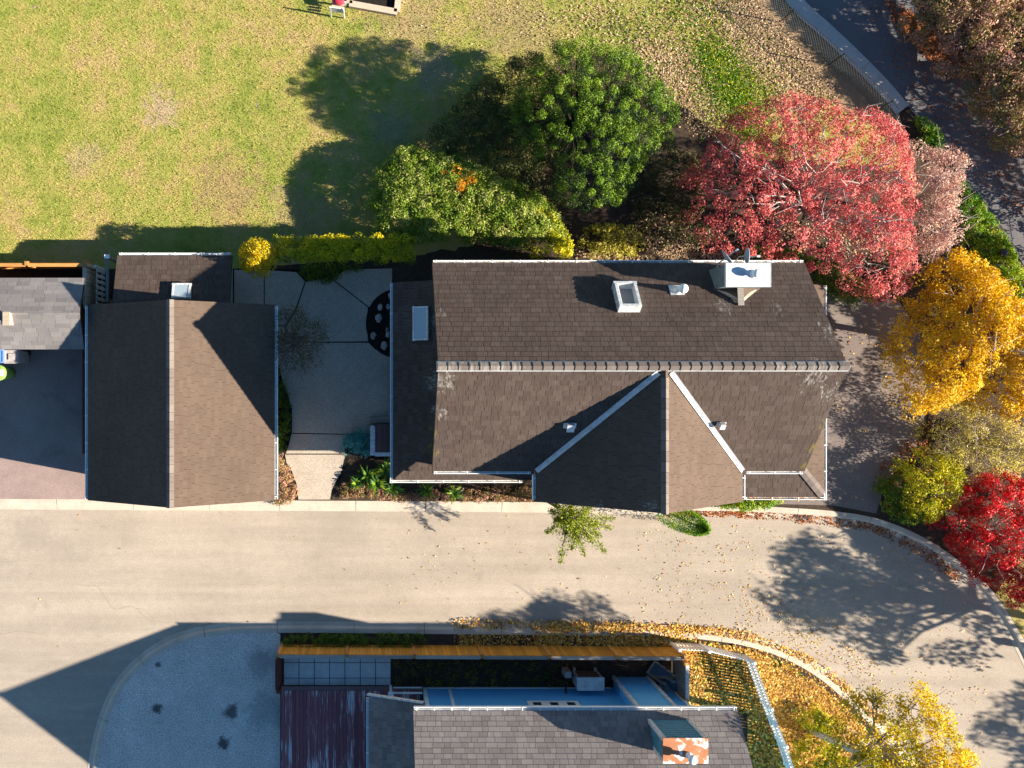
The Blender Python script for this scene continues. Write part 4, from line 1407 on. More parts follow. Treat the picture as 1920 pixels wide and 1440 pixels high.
# ------------------------------------------------------------------ fences
def board_fence(name, label, a, b, h, posts, board_w, m_board, m_rail, m_cap, lean=0, cap=True, post_m=None, z0=0.1):
    a, b = Vector(a), Vector(b)
    L = (b - a).length
    X = (b - a).normalized(); Y = Vector((-X.y, X.x, 0)); Z = Vector((0, 0, 1))
    r_ = root_of(name, (a.x, a.y, z0), label, 'fence')
    ax = (X, Y, Z)
    for i in range(posts + 1):
        p = a + X * (L * i / posts)
        MB().box(p + Z * (z0 + h / 2 + 0.03), (0.12, 0.16, h + 0.08), ax).build('post', post_m or m_rail, r_)
    for zz in (0.25, h - 0.2):
        MB().box((a + b) / 2 + Z * (z0 + zz) - Y * 0.03, (L, 0.04, 0.09), ax).build('rail', m_rail, r_)
    if cap:
        for i in range(posts):
            p0, p1 = a + X * (L * i / posts + 0.055), a + X * (L * (i + 1) / posts - 0.055)
            MB().box((p0 + p1) / 2 + Z * (z0 + h) - Y * 0.06, ((p1 - p0).length, 0.13, 0.04), ax).build('cap_rail', m_cap, r_)
    me = MB().box((0, 0, h / 2), (board_w - 0.008, 0.02, h - 0.03), ax).mesh('board', m_board)
    n = int(L / board_w)
    for i in range(n):
        o = bpy.data.objects.new('board', me)
        COL.objects.link(o)
        attach(o, r_)
        o.location = a + X * ((i + 0.5) * L / n) + Y * 0.012 + Z * z0
    return r_


fa, fb = P(522, 1231, 1.6), P(1288, 1235, 1.6)
board_fence('cedar_fence', 'long orange cedar board fence running along the lane kerb', (fa.x, fa.y, 0), (fb.x, fb.y, 0), 1.3, 6, 0.14, M['cedar'], M['cedar_side'], M['railgrey'])
fa, fb = P(521, 1232, 1.5), P(521, 1300, 1.5)
board_fence('brown_fence', 'short red brown fence return between gravel court and deck', (fa.x, fa.y - 0.1, 0), (fb.x, fb.y, 0), 1.2, 1, 0.14, M['brownwall'], M['brownwall'], M['brownwall'])
fa, fb = P(1284, 1238, 1.4), P(1284, 1312, 1.4)
board_fence('yard_fence', 'weathered board fence panel closing the yard behind the old windows', (fb.x, fb.y, 0), (fa.x, fa.y - 0.1, 0), 1.4, 1, 0.1, M['greywood'], M['cedar_side'], M['white_dirty'])
# the low timber kerb below the deck side
# left fences
fa, fb = P(-60, 494, 1.6), P(160, 494, 1.6)
board_fence('orange_fence', 'orange cedar fence at the back of the left neighbour yard', (fa.x, fa.y, 0), (fb.x, fb.y, 0), 1.5, 2, 0.14, M['cedar'], M['cedar_side'], M['cedar_side'])
fa, fb = P(162, 497, 1.5), P(162, 575, 1.5)
board_fence('timber_fence', 'pale weathered timber fence beside the left grey roof', (fa.x, fa.y, 0), (fb.x, fb.y, 0), 1.45, 1, 0.1, M['palewood'], M['palewood'], M['palewood'])
MB_ = root_of('driveway_wall', (-11.0, -0.5, 0.1), 'low red brown timber wall between left driveway and garage', 'wall')
MB().bx(P(156, 0, 0.9).x, P(166, 0, 0.9).x, P(0, 850, 0.9).y, P(0, 640, 0.9).y, 0.1, 0.9).build('wall', M['brownwall'], MB_)
MB().bx(P(155, 0, 0.9).x, P(168, 0, 0.9).x, P(0, 851, 0.9).y, P(0, 640, 0.9).y, 0.9, 0.94).build('cap_board', M['brownwall'], MB_)


def picket_fence(label, pts, h, spacing, pw, m, posts=True, z0=0.1, group=None):
    pts = [Vector((p[0], p[1], 0)) for p in pts]
    r_ = root_of('picket_fence', (pts[0].x, pts[0].y, z0), label, 'fence')
    Z = Vector((0, 0, 1))
    for i in range(len(pts) - 1):
        a, b = pts[i], pts[i + 1]
        L = (b - a).length
        X = (b - a).normalized(); Y = Vector((-X.y, X.x, 0)); ax = (X, Y, Z)
        for zz in (0.22, h - 0.25):
            MB().box((a + b) / 2 + Z * (z0 + zz) - Y * 0.03, (L, 0.04, 0.08), ax).build('rail', m, r_)
        pm = MB()
        hw = pw / 2
        vs = []
        for yy in (-0.012, 0.012):
            for (xx, zz) in ((-hw, 0.03), (hw, 0.03), (hw, h - 0.06), (0, h), (-hw, h - 0.06)):
                vs.append(X * xx + Y * (yy + 0.02) + Z * zz)
        pm.add(vs, [(0, 1, 2, 3, 4), (9, 8, 7, 6, 5), (0, 5, 6, 1), (1, 6, 7, 2), (2, 7, 8, 3), (3, 8, 9, 4), (4, 9, 5, 0)])
        me = pm.mesh('picket', m)
        n = int(L / spacing)
        for k in range(n):
            o = bpy.data.objects.new('picket', me); COL.objects.link(o); attach(o, r_)
            o.location = a + X * ((k + 0.5) * L / n) + Z * z0
        for q in ([a, b] if i == len(pts) - 2 else [a]):
            MB().box(q + Z * (z0 + h / 2 + 0.03), (0.1, 0.1, h + 0.08), ax).build('post', m, r_)
    return r_


pk = [P(u, v, 1.1) for u, v in ((1274, 1219), (1330, 1222), (1415, 1243), (1447, 1330), (1475, 1400), (1492, 1450), (1530, 1560))]
picket_fence('white picket fence curving around the leafy corner by the lane', pk, 1.0, 0.125, 0.075, M['white'])
pk = [P(u, v, 1.2) for u, v in ((180, 500), (180, 575))]
picket_fence('short white picket gate between the left grey roof and the garage', pk, 1.15, 0.2, 0.13, M['white_dirty'])
bm_ = root_of('timber_post_rail', (-10.2, 4.0, 0.1), 'grey timber beam on posts beside the garage annex', 'rail')
for v in (481, 562): MB().bx(P(198, 0, 1.9).x, P(205, 0, 1.9).x, P(0, v, 1.9).y - 0.05, P(0, v, 1.9).y + 0.05, 0.1, 1.85).build('post', M['greywood'], bm_)
MB().bx(P(199, 0, 1.9).x, P(204, 0, 1.9).x, P(0, 566, 1.9).y, P(0, 478, 1.9).y, 1.85, 1.95).build('beam', M['greywood'], bm_)
MB().bx(P(197, 0, 1.9).x, P(206, 0, 1.9).x, P(0, 485, 1.9).y, P(0, 478, 1.9).y, 1.95, 1.99).build('post_cap', M['white'], bm_)

# chain link fence by the path
cf = root_of('chain_link_fence', (P(1480, 0).x, P(0, 10).y, 0.1), 'dark chain link fence along the path edging', 'fence')
fl_ = [p for p in smooth_line([(1372, -60), (1438, 24), (1504, 80), (1576, 146), (1630, 198), (1650, 222)], 0.0, 0.06)]
wm = MB()
cl = [0.0]
for i in range(1, len(fl_)): cl.append(cl[-1] + (fl_[i] - fl_[i - 1]).length)
FH = 1.15


def on_line(s_):
    s_ = min(max(s_, 0), cl[-1])
    i = max(j for j in range(len(cl)) if cl[j] <= s_ + 1e-9)
    if i >= len(fl_) - 1: return fl_[-1]
    return fl_[i].lerp(fl_[i + 1], (s_ - cl[i]) / max(cl[i + 1] - cl[i], 1e-9))


sp = 0.15
k = -FH
while k < cl[-1]:
    for sg in (1, -1):
        s0, s1 = (k, k + FH) if sg > 0 else (k + FH, k)
        pts_ = []
        for j in range(5):
            s_ = s0 + (s1 - s0) * j / 4
            if 0 <= s_ <= cl[-1]:
                q = on_line(s_); pts_.append((q.x, q.y, 0.12 + FH * j / 4))
        if len(pts_) > 1: wm.tube(pts_, 0.0055, 3, False)
    k += sp
tag(wm.build('wire_mesh', M['dark_metal'], cf), kind='stuff')
MB().tube([(on_line(s_).x, on_line(s_).y, 0.12 + FH) for s_ in np.linspace(0, cl[-1], 30)], 0.014, 6).build('top_rail', M['dark_metal'], cf)
for s_ in np.arange(0.3, cl[-1], 2.6):
    q = on_line(s_)
    MB().tube([(q.x, q.y, 0.1), (q.x, q.y, FH + 0.18)], 0.02, 8).build('post', M['dark_metal'], cf)

# ================================================================== LEFT NEIGHBOUR
ln_ = root_of('left_shed_house', (-15.0, 2.5, 0.1), 'low grey blend shingled roof at the left edge beside the garage', 'building')
R = Roof(ln_, M)
LX0, LX1 = -19.0, -10.72
R.plane([(LX0, 1.2, 2.25), (LX1, 1.2, 2.25), (LX1, 2.53, 2.8), (LX0, 2.53, 2.8)], 'sh_left', 0.17, [0.35, 0.45, 0.55], 0.012)
R.plane([(LX1, 3.87, 2.25), (LX0, 3.87, 2.25), (LX0, 2.53, 2.8), (LX1, 2.53, 2.8)], 'sh_left', 0.17, [0.35, 0.45, 0.55], 0.012)
rl_ = R.finish(300)
w = MB().bx(LX0, -11.0, 1.5, 3.6, 0.0, 2.2)
w.add([(-11.1, 1.5, 2.2), (-11.1, 3.6, 2.2), (-11.1, 2.53, 2.6), (-11.0, 1.5, 2.2), (-11.0, 3.6, 2.2), (-11.0, 2.53, 2.6)], [(0, 2, 1), (3, 4, 5), (0, 1, 4, 3), (1, 2, 5, 4), (2, 0, 3, 5)])
w.build('wall', M['brownwall'], ln_)
vp = P(14, 598, 2.9)
q = MB().bx(vp.x - 0.11, vp.x + 0.11, vp.y - 0.22, vp.y + 0.22, 2.6, 2.98)
q.bx(vp.x - 0.13, vp.x + 0.13, vp.y - 0.25, vp.y + 0.25, 2.98, 3.02)
q.build('roof_vent', M['palewood'], rl_)
MB().tube([(vp.x - 0.3, vp.y - 0.1, 2.6), (vp.x - 0.3, vp.y - 0.1, 3.0)], 0.07, 10).build('vent_pipe', M['metal'], rl_)


# wheelie bins by the left driveway
def bin_(label, c, size, h, m, rounded, lidm=None):
    r_ = root_of('wheelie_bin', (c[0], c[1], 0.105), label, 'bin')
    sx, sy = size
    if rounded:
        q = MB().lathe((c[0], c[1], 0.105), [(sx * 0.38, 0.0), (sx * 0.48, h - 0.06)], 20)
        q.build('body', m, r_, True)
        MB().lathe((c[0], c[1], 0.105 + h - 0.06), [(sx * 0.5, 0), (sx * 0.51, 0.05), (sx * 0.42, 0.09), (0.0, 0.11)], 20).build('lid', lidm or m, r_, True)
        MB().bx(c[0] - sx * 0.5, c[0] + sx * 0.38, c[1] - 0.12, c[1] + 0.12, h + 0.1, h + 0.165).build('lid_label', M['white'], r_)
    else:
        x, y = c[0], c[1]
        vs = [(x - sx * .42, y - sy * .42, 0.16), (x + sx * .42, y - sy * .42, 0.16), (x + sx * .42, y + sy * .42, 0.16), (x - sx * .42, y + sy * .42, 0.16),
              (x - sx * .49, y - sy * .49, h), (x + sx * .49, y - sy * .49, h), (x + sx * .49, y + sy * .49, h), (x - sx * .49, y + sy * .49, h)]
        MB().add(vs, [(3, 2, 1, 0), (4, 5, 6, 7), (0, 1, 5, 4), (1, 2, 6, 5), (2, 3, 7, 6), (3, 0, 4, 7)]).build('body', m, r_)
        q = MB()
        q.bx(x - sx / 2, x + sx / 2, y - sy / 2, y + sy / 2, h, h + 0.035)
        q.bx(x - sx / 2, x + sx / 2, y - sy / 2, y - sy / 2 + 0.05, h + 0.035, h + 0.06); q.bx(x - sx / 2, x + sx / 2, y + sy / 2 - 0.05, y + sy / 2, h + 0.035, h + 0.06)
        q.bx(x - sx / 2, x - sx / 2 + 0.05, y - sy / 2 + 0.05, y + sy / 2 - 0.05, h + 0.035, h + 0.06); q.bx(x + sx / 2 - 0.05, x + sx / 2, y - sy / 2 + 0.05, y + sy / 2 - 0.05, h + 0.035, h + 0.06)
        q.bx(x - sx * 0.2, x + sx * 0.2, y - sy * 0.22, y + sy * 0.22, h + 0.035, h + 0.075)
        q.build('lid', lidm or m, r_)
        MB().tube([(x - sx * .5, y + sy / 2 + 0.05, h - 0.02), (x + sx * .5, y + sy / 2 + 0.05, h - 0.02)], 0.018, 6).build('handle', m, r_)
        for s_ in (-1, 1): MB().tube([(x + s_ * sx * 0.44, y + sy * 0.35, 0.2), (x + s_ * sx * 0.5, y + sy * 0.35, 0.2)], 0.1, 12).build('wheel', M['black'], r_)


c = P(22, 669, 1.3); bin_('square grey wheelie bin with moulded lid beside the blue bin', (c.x, c.y), (0.56, 0.52), 1.28, M['greybin'], False)
c = P(-6, 668, 1.3); bin_('blue wheelie bin cut by the left edge of the photo', (c.x, c.y), (0.58, 0.52), 1.3, M['bluebin'], False)
c = P(-3, 699, 1.2); bin_('round green bin with white lid label at the left edge', (c.x, c.y), (0.62, 0.62), 1.15, M['greenbin'], True)

# ================================================================== SMALL THINGS
# porch deck by the courtyard
pd = root_of('entry_porch', (0.8, -1.8, 0.1), 'small timber entry porch with grey railing beside the courtyard', 'porch')
pz = 0.5
px0, px1 = P(703, 0, pz).x, 1.25
py1, py0 = P(0, 795, pz).y, P(0, 848, pz).y
MB().bx(px0, px1, py0, py1, 0.1, pz - 0.03).build('porch_frame', M['fascia'], pd)
k = int((px1 - px0) / 0.115)
me = MB().bx(0.004, 0.109, py0, py1, pz - 0.03, pz).mesh('porch_board', M['porchboard'])
for i in range(k):
    o = bpy.data.objects.new('porch_board', me); COL.objects.link(o); attach(o, pd); o.location = (px0 + i * 0.115, 0, 0)
MB().bx(P(694, 0, 1.3).x, P(703, 0, 1.3).x, py0 - 0.05, py1 - 0.05, 1.28, 1.34).build('handrail', M['white_dirty'], pd)
MB().bx(P(703, 0, 1.3).x, px1, py0 - 0.09, py0 + 0.06, 1.28, 1.34).build('handrail', M['white_dirty'], pd)
for (x, y) in ((P(698, 0, 1.3).x, py0), (P(698, 0, 1.3).x, py1 - 0.1), (px1 - 0.1, py0)):
    MB().bx(x - 0.06, x + 0.06, y - 0.06, y + 0.06, 0.1, 1.28).build('post', M['white_dirty'], pd)
MB().bx(P(693, 0, 0.3).x, px1, P(0, 793, 0.3).y, P(0, 781, 0.3).y, 0.1, 0.32).build('step', M['greywood'], pd)
wk = root_of('timber_walkway', (0.8, 0.0, 0.1), 'narrow timber bench edge running along the house under the west gutter', 'bench')
MB().bx(P(727, 0, 0.4).x, P(736, 0, 0.4).x, P(0, 780, 0.4).y, P(0, 676, 0.4).y, 0.38, 0.43).build('plank', M['greywood'], wk)
for v in (690, 730, 770): MB().bx(P(729, 0, 0.4).x, P(734, 0, 0.4).x, P(0, v, 0.4).y - 0.04, P(0, v, 0.4).y + 0.04, 0.1, 0.38).build('leg', M['greywood'], wk)
# round bed with pale stones
arc = []
for i in range(21):
    a = math.radians(95 + i * 170 / 20)
    arc.append((742 + 56 * math.cos(a), 607 - 64 * math.sin(a)))
sheet('stone_bed', P2(arc + [(760, 670), (760, 545)]), 0.122, M['mulch'])
rng_ = random.Random(3)
for (u, v, r_, lab) in ((713, 576, .13, 'near the top of the round bed'), (710, 596, .17, 'largest and upper left in the round bed'), (700, 629, .15, 'at the left edge of the round bed'), (727, 628, .12, 'beside the gutter in the round bed'),
                        (726, 618, .09, 'smallest of all in the round bed'), (720, 648, .17, 'lowest in the round bed'), (732, 554, .12, 'topmost in the round bed'), (728, 575, .10, 'half under the gutter in the round bed')):
    p = P(u, v, 0.15)
    q = MB()
    vs, fs = [], []
    n = 9
    for j, (rr, zz) in enumerate(((1.0, 0.0), (0.95, 0.35), (0.55, 0.75))):
        for k in range(n):
            a = 2 * math.pi * k / n
            rad = r_ * rr * rng_.uniform(0.75, 1.15)
            vs.append((p.x + math.cos(a) * rad * 0.8, p.y + math.sin(a) * rad * 1.1, 0.115 + r_ * zz * rng_.uniform(0.8, 1.1)))
    for j in range(2):
        for k in range(n): fs.append((j * n + k, j * n + (k + 1) % n, (j + 1) * n + (k + 1) % n, (j + 1) * n + k))
    fs.append(tuple(range(2 * n, 3 * n)))
    tag(q.add(vs, fs, rng_.random()).build('stone', M['stone']), 'pale boulder ' + lab, 'stone', 'stones in the round bed')
# storm drain
sd = root_of('storm_drain', (P(1505, 962).x, P(1505, 962).y, 0.02), 'dark slotted storm drain in the gutter by the driveway', 'drain')
p = P(1505, 963)
q = MB()
q.bx(p.x - 0.34, p.x + 0.34, p.y - 0.2, p.y - 0.15, -0.02, 0.05); q.bx(p.x - 0.34, p.x + 0.34, p.y + 0.15, p.y + 0.2, -0.02, 0.05)
q.bx(p.x - 0.34, p.x - 0.3, p.y - 0.15, p.y + 0.15, -0.02, 0.05); q.bx(p.x + 0.3, p.x + 0.34, p.y - 0.15, p.y + 0.15, -0.02, 0.05)
q.build('frame', M['dark_metal'], sd)
MB().bx(p.x - 0.3, p.x + 0.3, p.y - 0.15, p.y + 0.15, -0.02, 0.027).build('pit', M['black'], sd)
for i in range(8): MB().bx(p.x - 0.29 + i * 0.078, p.x - 0.255 + i * 0.078, p.y - 0.15, p.y + 0.15, 0.03, 0.047).build('bar', M['dark_metal'], sd)
# bollard right of the lane whose shadow crosses the kerb
c = P(1862, 1202)
bo = root_of('bollard', (c.x + 2.125 * 1.05, c.y - 0.34 * 1.05, 0.1), 'round topped dark bollard just right of the curving kerb', 'bollard')
MB().lathe((c.x + 2.125 * 1.05, c.y - 0.34 * 1.05, 0.1), [(0.17, 0), (0.16, 0.06), (0.13, 0.08), (0.13, 0.78), (0.12, 0.88), (0.08, 0.96), (0.0, 0.99)], 18).build('shaft', M['dark_metal'], bo, True)
MB().lathe((c.x + 2.125 * 1.05, c.y - 0.34 * 1.05, 0.1), [(0.135, 0.62), (0.137, 0.64), (0.137, 0.72), (0.135, 0.74)], 18).build('band', M['white'], bo)
c = P(1883, 474, 0.7)
gl_ = root_of('path_light', (c.x, c.y, 0.1), 'dark round garden light among the bright green plants by the path', 'lamp')
MB().lathe((c.x, c.y, 0.1), [(0.05, 0), (0.04, 0.04), (0.04, 0.55)], 12).build('post', M['dark_metal'], gl_, True)
MB().lathe((c.x, c.y, 0.65), [(0.10, 0), (0.17, 0.03), (0.15, 0.08), (0.04, 0.13), (0.0, 0.135)], 16).build('shade', M['dark_metal'], gl_, True)
# bench with a red cushion at the top edge, and the timber bed next to it
c = P(634, 12, 0.5)
bn_ = root_of('garden_bench', (c.x, c.y, 0.1), 'small pale wooden bench with a red cushion on the lawn', 'bench')
tw = Matrix.Rotation(math.radians(-8), 3, 'Z')
ax = (tw @ Vector((1, 0, 0)), tw @ Vector((0, 1, 0)), Vector((0, 0, 1)))
for i in range(4): MB().box(c + ax[1] * (-0.16 + i * 0.11) + Vector((0, 0, 0.05)), (0.5, 0.085, 0.03), ax).build('seat_slat', M['palewood'], bn_)
for i in range(3): MB().box(c + ax[1] * (-0.27) + Vector((0, 0, 0.16 + i * 0.13)), (0.5, 0.03, 0.1), ax).build('back_slat', M['white_dirty'], bn_)
for sx in (-1, 1):
    MB().box(c + ax[0] * (sx * 0.26) + ax[1] * (-0.27) + Vector((0, 0, 0.0)), (0.05, 0.05, 1.0), ax).build('leg', M['white'], bn_)
    MB().box(c + ax[0] * (sx * 0.26) + ax[1] * (0.2) + Vector((0, 0, -0.17)), (0.05, 0.05, 0.44), ax).build('leg', M['white'], bn_)
cu = root_of('cushion', tuple(c + ax[1] * 0.22 + Vector((0.02, 0, 0.07))), 'crumpled red cushion lying on the pale bench', 'cushion')
vs, fs = [], []
for j, (rr, zz) in enumerate(((0.9, 0.0), (1.0, 0.05), (0.95, 0.1), (0.5, 0.14))):
    for k in range(12):
        a = 2 * math.pi * k / 12
        s_ = max(abs(math.cos(a)), abs(math.sin(a))) ** -0.7
        vs.append(c + ax[1] * 0.16 + ax[0] * (math.cos(a) * 0.22 * rr * s_) + ax[1] * (math.sin(a) * 0.15 * rr * s_) + Vector((0, 0, 0.075 + zz + 0.015 * math.sin(3 * a))))
for j in range(3):
    for k in range(12): fs.append((j * 12 + k, j * 12 + (k + 1) % 12, (j + 1) * 12 + (k + 1) % 12, (j + 1) * 12 + k))
fs.append(tuple(range(36, 48)))
MB().add(vs, fs).build('pad', M['red'], cu, True)
tb = root_of('timber_bed', (P(700, 0).x, P(0, 0).y, 0.1), 'pale timber edged raised bed at the top edge of the lawn', 'raised bed')
a, b = P(655, 6, 0.3), P(744, 22, 0.3)
c_, d_ = P(752, -45, 0.3), P(660, -60, 0.3)
for (p, q) in ((a, b), (b, c_), (c_, d_), (d_, a)):
    MB().bar((p.x, p.y, 0.2), (q.x, q.y, 0.2), 0.24, 0.22).build('side_board', M['palewood'], tb)
MB().prism([(a.x, a.y), (b.x, b.y), (c_.x, c_.y), (d_.x, d_.y)], 0.09, 0.16).build('soil', M['mulch'], tb)

# ================================================================== PLANTS
GDARK = [(0.0, (0.012, 0.028, 0.007)), (0.35, (0.045, 0.085, 0.013)), (0.65, (0.10, 0.165, 0.024)), (1.0, (0.20, 0.265, 0.045))]
M['l_ever'] = mat_leaf('evergreen_needles', GDARK, 0.12)
M['l_laurel'] = mat_leaf('laurel_leaf', [(0, (0.03, 0.06, 0.016)), (0.45, (0.105, 0.16, 0.032)), (0.8, (0.21, 0.25, 0.065)), (1, (0.42, 0.40, 0.2))], 0.22, 0.6)
M['l_yg'] = mat_leaf('yellow_green_leaf', [(0, (0.15, 0.16, 0.022)), (0.45, (0.36, 0.36, 0.04)), (0.8, (0.56, 0.48, 0.06)), (1, (0.62, 0.52, 0.15))], 0.3)
M['l_gold'] = mat_leaf('gold_leaf', [(0, (0.36, 0.22, 0.018)), (0.4, (0.60, 0.375, 0.025)), (0.75, (0.72, 0.485, 0.04)), (1, (0.70, 0.46, 0.12))], 0.35, 0.55, 1.15, 1.15)
M['l_red'] = mat_leaf('red_leaf', [(0, (0.15, 0.055, 0.03)), (0.25, (0.40, 0.07, 0.065)), (0.65, (0.63, 0.135, 0.13)), (0.9, (0.68, 0.24, 0.19)), (1.0, (0.55, 0.36, 0.22))], 0.3, 0.55, 1.02, 1.2)
M['l_pink'] = mat_leaf('dusty_pink_leaf', [(0, (0.24, 0.13, 0.11)), (0.4, (0.44, 0.28, 0.23)), (0.75, (0.60, 0.45, 0.37)), (1, (0.66, 0.57, 0.46))], 0.25)
M['l_crim'] = mat_leaf('crimson_leaf', [(0, (0.13, 0.04, 0.02)), (0.4, (0.36, 0.025, 0.03)), (0.75, (0.56, 0.04, 0.06)), (1, (0.55, 0.24, 0.12))], 0.3)
M['l_mix'] = mat_leaf('autumn_mix_leaf', [(0, (0.07, 0.085, 0.02)), (0.25, (0.19, 0.18, 0.035)), (0.5, (0.38, 0.20, 0.10)), (0.8, (0.56, 0.30, 0.23)), (1, (0.66, 0.50, 0.36))], 0.25, 0.55, 1.0, 1.15)
M['l_brown'] = mat_leaf('brown_hedge_leaf', [(0, (0.02, 0.03, 0.01)), (0.4, (0.062, 0.078, 0.026)), (0.75, (0.10, 0.085, 0.036)), (1, (0.17, 0.10, 0.06))], 0.2)
M['l_green'] = mat_leaf('bright_green_leaf', [(0, (0.03, 0.08, 0.01)), (0.45, (0.085, 0.19, 0.018)), (0.8, (0.21, 0.30, 0.03)), (1, (0.40, 0.40, 0.05))], 0.3)
M['l_teal'] = mat_leaf('blue_needles', [(0, (0.04, 0.12, 0.11)), (0.5, (0.10, 0.26, 0.24)), (1, (0.20, 0.40, 0.37))], 0.1)
M['l_fern'] = mat_leaf('strap_leaf', [(0, (0.02, 0.05, 0.015)), (0.5, (0.06, 0.13, 0.03)), (1, (0.25, 0.30, 0.06))], 0.2)
M['l_orange'] = mat_leaf('orange_leaf', [(0, (0.30, 0.12, 0.02)), (0.5, (0.52, 0.26, 0.025)), (1, (0.6, 0.40, 0.06))], 0.3)
M['l_olive'] = mat_leaf('olive_leaf', [(0, (0.10, 0.10, 0.025)), (0.5, (0.32, 0.29, 0.08)), (1, (0.62, 0.53, 0.22))], 0.3)
M['l_lane'] = mat_leaf('lane_tree_leaf', [(0, (0.13, 0.15, 0.03)), (0.35, (0.30, 0.28, 0.04)), (0.7, (0.62, 0.46, 0.04)), (1, (0.68, 0.46, 0.07))], 0.35)
M['l_hedge'] = mat_leaf('border_hedge_leaf', [(0, (0.05, 0.09, 0.02)), (0.4, (0.16, 0.20, 0.028)), (0.75, (0.40, 0.36, 0.04)), (1, (0.6, 0.5, 0.08))], 0.25)  # green end colours the shaded sides, gold end the sunlit top
M['l_weep'] = mat_leaf('weeping_conifer_needles', [(0, (0.04, 0.06, 0.014)), (0.5, (0.15, 0.18, 0.03)), (1, (0.34, 0.35, 0.07))], 0.15)
M['l_ball'] = mat_leaf('ball_shrub_leaf', [(0, (0.10, 0.13, 0.015)), (0.4, (0.36, 0.29, 0.02)), (0.75, (0.58, 0.42, 0.03)), (1, (0.66, 0.50, 0.12))], 0.3)

T1 = [(1000, 120), (1040, 78), (1100, 66), (1170, 82), (1222, 112), (1250, 150), (1280, 200), (1275, 245), (1235, 275), (1205, 310), (1165, 372), (1112, 382), (1070, 350), (1048, 300), (1010, 270), (975, 240), (970, 170)]
plant('evergreen_tree', 'large dark evergreen tree with clumpy foliage above the lawn', 'tree', T1, 3.6, 2.7, 4.9, 260, 0.235, 300, 0.055, M['l_ever'], 0.45, 0.3, base=(7.0, 9.5), bark=M['dark_bark'], limbs=40, trunk_r=0.17, seed=2, fill=0.0, lump=0.4, shell=0.45, space=0.34, mixp=0.25, bias=0.22, core=420)
plant('laurel_hedge', 'broad mound of glossy green laurel between lawn and house', 'shrub', [(706, 442), (694, 380), (706, 325), (750, 278), (830, 285), (890, 305), (960, 335), (1010, 360), (1050, 410), (1055, 450), (980, 462), (900, 448), (800, 452)], 1.4, 1.1, 2.1, 620, 0.23, 110, 0.065, M['l_laurel'], 0.6, 0.8, bias=0.12, limbs=20, trunk_r=0.05, seed=3, fill=0.2, lump=0.2)
plant('brown_hedge', 'shaded brownish hedge curving between the lawn and evergreen tree', 'shrub', [(722, 330), (780, 268), (860, 190), (940, 120), (1010, 100), (1055, 160), (1060, 260), (1060, 380), (1000, 370), (900, 320), (820, 300), (760, 300)], 1.2, 1.0, 1.8, 700, 0.25, 75, 0.07, M['l_brown'], 0.55, 0.8, limbs=16, trunk_r=0.04, seed=4, fill=0.25)
plant('orange_sprig_shrub', 'thin orange leaved sprigs poking out of the laurel', 'shrub', [(820, 318), (870, 306), (905, 338), (860, 368), (835, 345)], 2.1, 1.6, 2.3, 16, 0.2, 45, 0.07, M['l_orange'], 0.6, 0.6, limbs=10, trunk_r=0.025, seed=5)
plant('yellow_green_shrub', 'loose yellow green shrub at the right end of the laurel', 'shrub', [(985, 382), (1030, 368), (1062, 430), (1085, 480), (1020, 484), (975, 440)], 1.3, 0.2, 1.9, 90, 0.22, 60, 0.08, M['l_yg'], 0.55, 0.7, limbs=12, trunk_r=0.03, seed=6)
plant('low_bed_shrub', 'low mottled shrub in the bed north of the skylight', 'shrub', [(1085, 432), (1130, 420), (1190, 425), (1215, 460), (1180, 480), (1100, 482)], 0.6, 0.15, 0.9, 70, 0.2, 60, 0.075, M['l_olive'], 0.55, 0.8, limbs=8, trunk_r=0.02, seed=7)
plant('shade_shrub', 'dark leafy shrub in deep shade right of the evergreen', 'shrub', [(1190, 300), (1260, 270), (1330, 300), (1320, 380), (1340, 450), (1260, 460), (1200, 420)], 0.7, 0.15, 1.0, 130, 0.24, 50, 0.085, M['l_brown'], 0.55, 0.8, limbs=10, trunk_r=0.03, seed=8)
plant('border_hedge', 'clipped straight hedge with sunlight coloured into its golden top by the courtyard', 'hedge', [(518, 449), (774, 444), (776, 486), (518, 488)], 1.5, 0.3, 1.85, 340, 0.2, 80, 0.065, M['l_hedge'], 0.55, 0.8, limbs=26, trunk_r=0.025, seed=9, mode='box', fill=0.5, lump=0.06, rfun=lambda p: np.clip((p[:, 2] - 1.6) * 0.9, -0.25, 0.25))  # leaf colour goes gold upward for sunlit top, dark green for shaded sides
plant('court_edge_shrub', 'dark low planting in front of the clipped hedge', 'shrub', [(560, 500), (620, 498), (690, 500), (660, 512), (615, 528), (575, 525)], 0.4, 0.12, 0.55, 60, 0.16, 50, 0.06, M['l_laurel'], 0.5, 0.8, limbs=6, trunk_r=0.015, seed=10, bias=-0.2)
